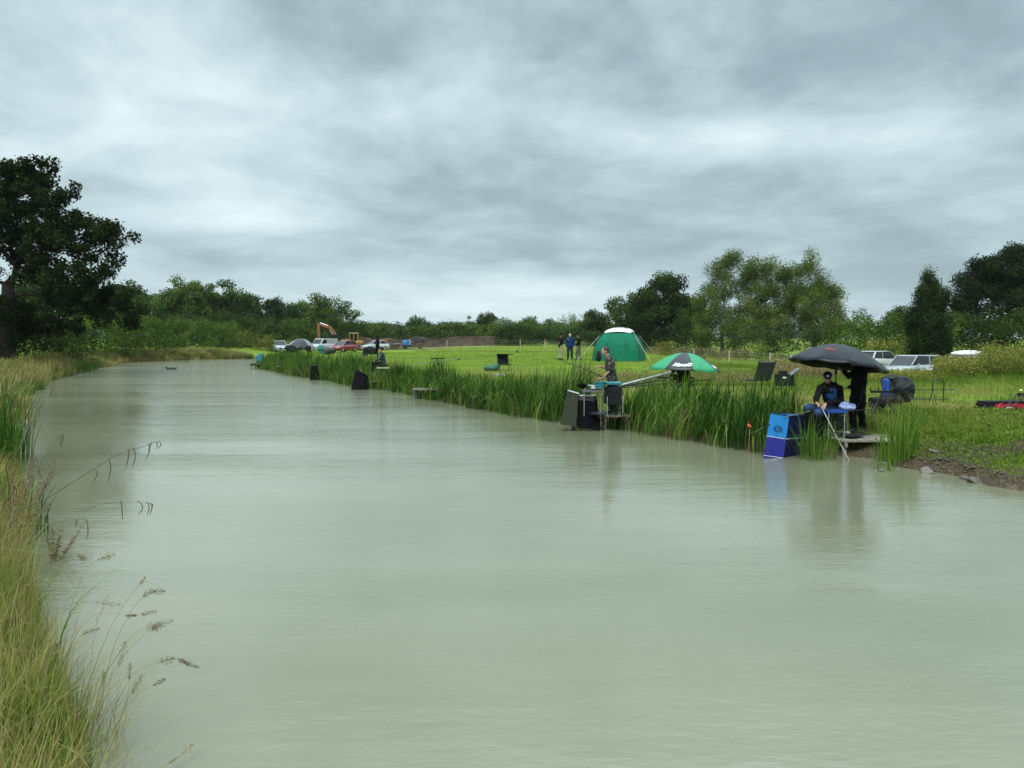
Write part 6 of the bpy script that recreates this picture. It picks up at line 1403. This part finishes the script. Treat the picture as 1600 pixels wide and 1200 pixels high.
# ================================================================== VEHICLES AND MACHINES
GLASS = M('car_glass', (0.012, 0.016, 0.018), 0.10, var=.1, spec=.45)
TYRE = M('tyre_rubber', (.018, .018, .018), .85); RIM = M('wheel_rim', (.35, .36, .37), .35, metal=.6)
LAMP = M('headlamp_glass', (.62, .65, .66), .15); REDL = M('tail_lamp', (.32, .01, .01), .25); PLATE = M('number_plate', (.65, .65, .55), .5)
def loft(mb, secs, mi=0):
    """secs: list of closed sections with equal point counts"""
    n = len(secs[0]); V = [p for s_ in secs for p in s_]
    F = [(j*n+i, j*n+(i+1) % n, (j+1)*n+(i+1) % n, (j+1)*n+i) for j in range(len(secs)-1) for i in range(n)] + [tuple(range(n))[::-1], tuple((len(secs)-1)*n+i for i in range(n))]
    mb.add(V, F, mi)
def car(label, base, rz, paint, L=4.3, W=1.76, Hh=1.46, kind='hatch', group=None, roofbox=False, cat='car', name='parked_car'):
    root = thing(name, label, cat, base, rz, group); hw = W/2; belt = .93 if kind != 'van' else 1.10; R0 = .31
    # body: stations front (x=+L/2) to rear; (x, half width, z low, z top)
    if kind == 'van': st = [(L/2, .62, .38, .62), (L/2-.10, .80, .24, .88), (L/2-.55, .95, .2, 1.02), (L/2-1.05, 1, .18, 1.10), (0, 1, .18, 1.12), (-L/2+.3, 1, .2, 1.12), (-L/2+.03, .97, .28, 1.10), (-L/2, .93, .35, 1.05)]
    else: st = [(L/2, .60, .38, .58), (L/2-.08, .80, .24, .70), (L/2-.45, .93, .2, .80), (L/2-1.05, .98, .18, .90), (L/2-1.35, 1, .18, .94), (0, 1, .18, .96), (-L/2+.7, .99, .18, .99), (-L/2+.15, .93, .24, 1.0), (-L/2+.02, .88, .34, .92), (-L/2, .80, .4, .80)]
    q = MB(); secs = []
    for x, w_, zl, zt in st:
        w_ *= hw; m_ = zl+(zt-zl)*.55
        secs.append([(x, -w_*.86, zl), (x, w_*.86, zl), (x, w_, zl+.1), (x, w_, m_), (x, w_*.97, zt-.05), (x, w_*.86, zt), (x, -w_*.86, zt), (x, -w_*.97, zt-.05), (x, -w_, m_), (x, -w_, zl+.1)])
    loft(q, secs); o = q.build('body', paint, root, smooth=True, bevel=0)
    # greenhouse: painted roof on glass
    if kind == 'van': gh = [(L/2-1.0, .80, 1.08), (L/2-1.55, .80, Hh), (-L/2+.08, .86, Hh), (-L/2+.02, .90, 1.08)]
    elif kind == 'suv': gh = [(L/2-1.15, .82, .92), (L/2-1.85, .72, Hh), (-L/2+.45, .74, Hh-.03), (-L/2+.08, .84, .97)]
    else: gh = [(L/2-1.10, .82, .90), (L/2-1.95, .70, Hh), (-L/2+.85, .70, Hh-.04), (-L/2+.18, .82, .96)]
    (xa, wa, za), (xb, wb, zb), (xc, wc, zc_), (xd, wd, zd) = gh; q = MB(); wa, wb, wc, wd = [k*hw for k in (wa, wb, wc, wd)]
    V = [(xa, -wa, za), (xa, wa, za), (xd, wd, zd), (xd, -wd, zd), (xb, -wb, zb), (xb, wb, zb), (xc, wc, zc_), (xc, -wc, zc_)]
    q.add(V, [(0, 1, 5, 4), (1, 2, 6, 5), (2, 3, 7, 6), (3, 0, 4, 7), (4, 5, 6, 7), (3, 2, 1, 0)])
    if kind == 'van':
        q.build('cargo_body', paint, root, bevel=.06)
        q = MB(); f = lambda t, k=1.0: ((xa+(xb-xa)*t)+.012, (wa+(wb-wa)*t)*k, za+(zb-za)*t)
        a = f(.08, .88); b_ = f(.88, .88); q.add([(a[0], -a[1], a[2]), (a[0], a[1], a[2]), (b_[0], b_[1], b_[2]), (b_[0], -b_[1], b_[2])], [(0, 1, 2, 3)]); w0 = q.build('windscreen', GLASS, root); w0.modifiers.new('s', 'SOLIDIFY').thickness = .01
        for s_ in (-1, 1):
            q = MB(); q.add([(xa-.25, s_*(wa+.012), za+.08), (xa-1.15, s_*(wa+.015), za+.08), (xa-1.15, s_*(wb+.03), Hh-.14), (xb-.10, s_*(wb+.02), Hh-.14)], [(0, 1, 2, 3)]); w0 = q.build('side_window', GLASS, root); w0.modifiers.new('s', 'SOLIDIFY').thickness = .01
    else:
        q.build('glass', GLASS, root)
        q = MB(); q.prism([(xb+.05, -wb-.01), (xb+.05, wb+.01), (xc-.08, wc+.01), (xc-.08, -wc-.01)], 'z', zb-.025, zb+.035, taper_b=.93); q.build('roof', paint, root, bevel=.02)
        for s_ in (-1, 1):
            xm = (xb+xc)/2-.05
            for a_, b2, w1, w2 in (((xa+.02, s_*wa, za), (xb+.04, s_*wb, zb), .05, .05), ((xd, s_*wd, zd), (xc, s_*wc, zc_), .12, .05), ((xm+.05, s_*(wa+.004), .95), (xm, s_*(wb+.006), zb), .07, .03)):
                q = MB(); q.beam(a_, b2, w1, w2); q.build('pillar', paint, root)
    for s_ in (-1, 1):
        q = MB(); q.box((gh[0][0]-.28, s_*(hw+.09), .98), (.12, .16, .12)); q.build('mirror', paint, root, bevel=.03)
        q = MB(); q.ell((L/2-.17, s_*hw*.70, .66 if kind != 'van' else .80), (.13, .17, .08), 12, 8); q.build('headlight', LAMP, root)
        q = MB(); q.box((-L/2+.06, s_*hw*.80, .84), (.10, .16, .22)); q.build('tail_light', REDL, root, bevel=.02)
        for x in (L/2-.82, -L/2+.78):
            q = MB(); q.tube([(x, s_*(hw-.16), R0), (x, s_*(hw+.012), R0)], R0, 20); wh = q.build('wheel', TYRE, root)
            q = MB(); q.tube([(x, s_*(hw+.0), R0), (x, s_*(hw+.022), R0)], R0*.62, 16); q.build('rim', RIM, wh)
    q = MB(); q.box((L/2-.01, 0, .50), (.05, W*.52, .16)); q.build('grille', BLK, root, bevel=.01)
    q = MB(); q.box((L/2+.02, 0, .40), (.02, .50, .11)); q.build('number_plate', PLATE, root)
    if roofbox:
        q = MB(); q.ell((0, 0, 0), (1.05, .42, .20), 20, 10, zmin=-.5); o = q.build('roof_box', WHITE, root, smooth=True); o.location = ((xb+xc)/2+.1, 0, Hh+.18)
        q = MB(); q.box(((xb+xc)/2+.5, 0, Hh+.05), (.05, W*.7, .06)); q.box(((xb+xc)/2-.4, 0, Hh+.05), (.05, W*.7, .06)); q.build('roof_bar', BLK, root)
    return root
def paint(n, c): return M(n, c, .28, var=.04, spec=.6, coat=.6)
PW = paint('white_paint', (.38, .40, .41)); PS = paint('silver_paint', (.27, .30, .31)); PR = paint('red_paint', (.20, .008, .02)); PD = paint('dark_grey_paint', (.045, .05, .055)); PG = paint('pale_grey_paint', (.36, .39, .40))
FAR = 'cars parked at the far end of the pond'; NR = 'cars parked behind the rough grass'
car('silver hatchback, first in the row of far parked cars beside the yellow bush', G(437, 100), R(-60), PS, L=3.9, group=FAR)
car('pale silver car half hidden behind the grey dome umbrella', G(464, 99), R(-118), PG, L=4.0, group=FAR)
car('white panel van parked between the dome umbrella and the red car', G(504, 102), R(-118), PW, L=4.4, W=1.85, Hh=1.80, kind='van', group=FAR, cat='van', name='parked_van')
car('red car at the end of the far row of parked cars', G(537, 101), R(-118), PR, L=4.0, Hh=1.5, group=FAR)
car('white car mostly hidden behind the hooded person', G(586, 112), R(-150), PW, L=4.0, group=FAR)
car('silver estate car with dark sides beside the columnar tree', G(1423, 47), R(-150), PS, L=4.5, W=1.80, Hh=1.50, kind='suv', group=NR)
car('white off roader behind the black umbrella edge', G(1376, 60), R(28), PW, L=4.0, Hh=1.52, kind='suv', group=NR)
car('white car carrying a long white roof box above the weeds', G(1500, 45.5), R(178), PW, L=4.4, Hh=1.46, roofbox=True, group=NR)
car('white car roof showing behind the fence, left of the black umbrella', G(1270, 78), R(175), PW, L=4.3, Hh=1.55, group=NR)
if False: car('white car barely showing behind the grey green bush', G(1196, 84), R(170), PW, L=4.0, Hh=1.45, group=NR)
# --- excavator
OR = M('orange_paint', (.21, .075, .025), .5, var=.3, scale=3); YE = M('yellow_paint', (.34, .19, .03), .5, var=.3, scale=3); TRACK = M('steel_track', (.045, .04, .036), .8, var=.4, bump=.5)
def track(root, x0, x1, y, w_, h, m=TRACK):
    r = h/2; P = [(x0+r*math.cos(R(a)), r+r*math.sin(R(a))) for a in range(90, 271, 20)] + [(x1+r*math.cos(R(a)), r+r*math.sin(R(a))) for a in range(-90, 91, 20)]
    q = MB(); q.prism(P, 'y', y-w_/2, y+w_/2); t = q.build('track', m, root)
    q = MB()
    for i in range(5): x = x0+(x1-x0)*i/4; q.tube([(x, y-w_/2-.03, r), (x, y+w_/2+.03, r)], r*.55 if i in (0, 4) else r*.3, 12)
    q.build('roller', OR if m is TRACK else m, t)
ex = thing('excavator', 'orange tracked excavator with a raised bent boom behind the parked cars', 'excavator', G(531, 120), R(0), scale=.82)
for s_ in (-1, 1): track(ex, -1.6, 1.5, s_*1.1, .55, .85)
q = MB(); q.box((.2, 0, 1.35), (2.9, 2.4, .75)); q.box((1.3, 0, 1.65), (1.1, 2.3, 1.0)); q.build('house', M('charcoal_paint', (.05, .05, .05), .5, var=.3), ex, bevel=.08)
q = MB(); q.box((-.75, -.65, 2.15), (1.25, .95, 1.55)); cb = q.build('cab', BLK, ex, bevel=.08)
q = MB(); q.box((-.75, -1.135, 2.35), (.95, .02, 1.0)); q.box((-1.385, -.65, 2.3), (.02, .75, 1.1)); q.build('window', GLASS, cb)
q = MB(); bp_ = [(-.9, 1.5), (-1.15, 2.9), (-1.9, 4.0), (-3.6, 4.55), (-4.0, 4.9), (-3.8, 5.0), (-1.75, 4.55), (-.75, 3.2), (-.4, 1.7)]; q.prism(bp_, 'y', -.0, .42); q.build('boom', OR, ex, bevel=.03)
q = MB(); q.prism([(-4.25, 5.1), (-3.75, 5.0), (-3.75, 2.6), (-4.0, 1.3), (-4.25, 1.3)], 'y', .05, .38); q.build('dipper_arm', OR, ex, bevel=.03)
q = MB(); q.tube([(-2.2, .2, 4.6), (-3.7, .2, 5.15)], .09, 8); q.tube([(-.9, .2, 2.2), (-2.0, .2, 3.9)], .09, 8); q.build('ram', SILVER, ex)
q = MB(); q.prism([(-4.3, 1.4), (-3.6, 1.5), (-3.2, .9), (-3.3, .3), (-3.9, .1), (-4.4, .45)], 'y', -.35, .8); q.build('bucket', TRACK, ex, bevel=.03)
# --- bulldozer
bd = thing('bulldozer', 'yellow bulldozer with an open sided cab beside the excavator', 'bulldozer', G(550, 113), R(8), scale=.86)
for s_ in (-1, 1): track(bd, -1.5, 1.6, s_*.95, .5, .95)
q = MB(); q.box((-1.0, 0, 1.35), (1.9, 1.1, .95), taper=.92); q.build('bonnet', YE, bd, bevel=.06)
q = MB(); q.box((-1.97, 0, 1.3), (.03, .8, .7)); q.build('radiator', BLK, bd)
q = MB(); q.box((1.25, 0, 1.45), (1.2, 1.6, .5)); q.build('fuel_tank', YE, bd, bevel=.1)
q = MB(); q.box((.35, 0, 2.98), (1.55, 1.5, .10)); q.build('cab_roof', M('cream_paint', (.50, .42, .20), .5), bd, bevel=.03)
for sx in (-.32, .35, 1.02):
    for s_ in (-1, 1): q = MB(); q.tube([(sx, s_*.68, 1.5), (sx, s_*.68, 2.95)], .06, 6); q.build('cab_post', YE, bd)
q = MB(); q.box((.35, .68, 2.2), (1.2, .02, 1.3)); q.box((-.3, 0, 2.2), (.02, 1.2, 1.3)); q.build('cab_glass', GLASS, bd)
q = MB(); q.box((.5, 0, 1.8), (.5, .6, .6)); q.build('seat', BLK, bd, bevel=.05)
q = MB(); q.prism([(-2.6, .1), (-2.45, .1), (-2.35, .6), (-2.45, 1.25), (-2.6, 1.25), (-2.5, .6)], 'y', -1.6, 1.6); q.build('blade', YE, bd)
for s_ in (-1, 1): q = MB(); q.beam((-2.45, s_*1.3, .4), (.3, s_*1.3, .5), .14, .2); q.build('push_arm', YE, bd)
q = MB(); q.tube([(-1.3, .2, 1.8), (-1.3, .2, 2.5)], .06, 8); q.build('exhaust', BLK, bd)
# --- screening machines
rust = M('rusty_steel', (.075, .05, .035), .8, var=.5, scale=3)
sm = thing('screening_machine', 'rusty machine with an orange hopper end beside the blue one', 'machine', G(611, 122), R(4), scale=.68)
q = MB(); q.prism([(-2.2, 2.35), (-.5, 2.35), (-.9, 1.0), (-1.6, .55), (-1.9, 1.2)], 'y', -.9, .9); q.build('hopper', OR, sm, bevel=.04)
q = MB(); q.box((.5, 0, 2.15), (2.7, 1.6, .35), (0, R(4), 0)); q.box((.6, 0, 1.55), (2.6, 1.3, .18)); q.build('screen_deck', rust, sm, bevel=.03)
q = MB(); q.box((.2, 0, .85), (3.6, .9, .30)); q.build('chassis', rust, sm, bevel=.02)
for x in (-1.2, .2, 1.6): q = MB(); q.beam((x, -.5, .9), (x+.2, -.5, 2.1), .12, .12); q.beam((x, .5, .9), (x+.2, .5, 2.1), .12, .12); q.build('strut', rust, sm)
for s_ in (-1, 1): track(sm, -1.0, 1.2, s_*.9, .4, .7)
q = MB(); q.beam((.2, -.95, 1.3), (2.2, -.95, 1.5), .05, .14); q.build('handrail', SILVER, sm)
q = MB(); q.tube([(1.2, 0, 2.2), (1.2, 0, 3.5)], .09, 8); q.build('stack', rust, sm)
bm_ = thing('screening_machine', 'machine with a bright blue engine housing and dark sloping conveyor', 'machine', G(640, 124), R(3), scale=.72)
BL = M('blue_paint', (.018, .12, .36), .45, var=.3, scale=3)
q = MB(); q.box((-.75, 0, 1.45), (1.6, 1.7, 1.25)); q.build('engine_housing', BL, bm_, bevel=.12)
q = MB(); q.ell((-1.0, -.86, 1.6), (.42, .05, .40), 16, 8); q.build('fan_cover', M('pale_blue_paint', (.05, .25, .45), .5), bm_)
q = MB(); q.box((.15, -.6, 1.55), (.10, .4, 1.1)); q.build('side_plate', WHITE, bm_)
q = MB(); q.beam((.2, 0, 1.2), (3.9, 0, 2.35), .9, .30); q.build('conveyor', rust, bm_)
q = MB(); q.prism([(.4, 2.5), (1.2, 2.9), (2.6, 2.6), (3.9, 2.3), (2.9, 1.7), (1.2, 1.5)], 'y', -.7, .7); q.build('screen_box', M('dark_steel', (.035, .033, .032), .8, var=.4), bm_, bevel=.1)
q = MB(); q.box((.8, 0, .85), (4.6, .8, .28)); q.build('chassis', rust, bm_)
for x in (-1.0, 2.4): q = MB(); q.tube([(x, -.8, .45), (x, .8, .45)], .45, 18); q.build('wheel', TYRE, bm_)
q = MB(); q.tube([(-1.3, 0, 2.0), (-1.3, 0, 3.1), (-1.1, 0, 3.4), (-.8, 0, 3.4), (-.6, 0, 3.1), (-.6, 0, 2.0)], .09, 8); q.build('exhaust', BLK, bm_)
q = MB(); q.beam((2.9, 0, .9), (3.1, 0, 2.0), .15, .15); q.build('strut', rust, bm_)
# ================================================================== HAZE: damp air that pales the far trees
m, nt, out = new_mat('damp_air'); v_ = nt.new('ShaderNodeVolumePrincipled')
nt.set(v_, 'Color', (0.80, 0.88, 0.92, 1)); nt.set(v_, 'Density', 0.00010); nt.set(v_, 'Anisotropy', 0.0)
nt.l.new(v_.outputs[0], out.inputs['Volume'])
q = MB(); q.box((0, 1900, 60), (9500, 7500, 150)); o = q.build('haze', m); tag(o, kind='stuff')
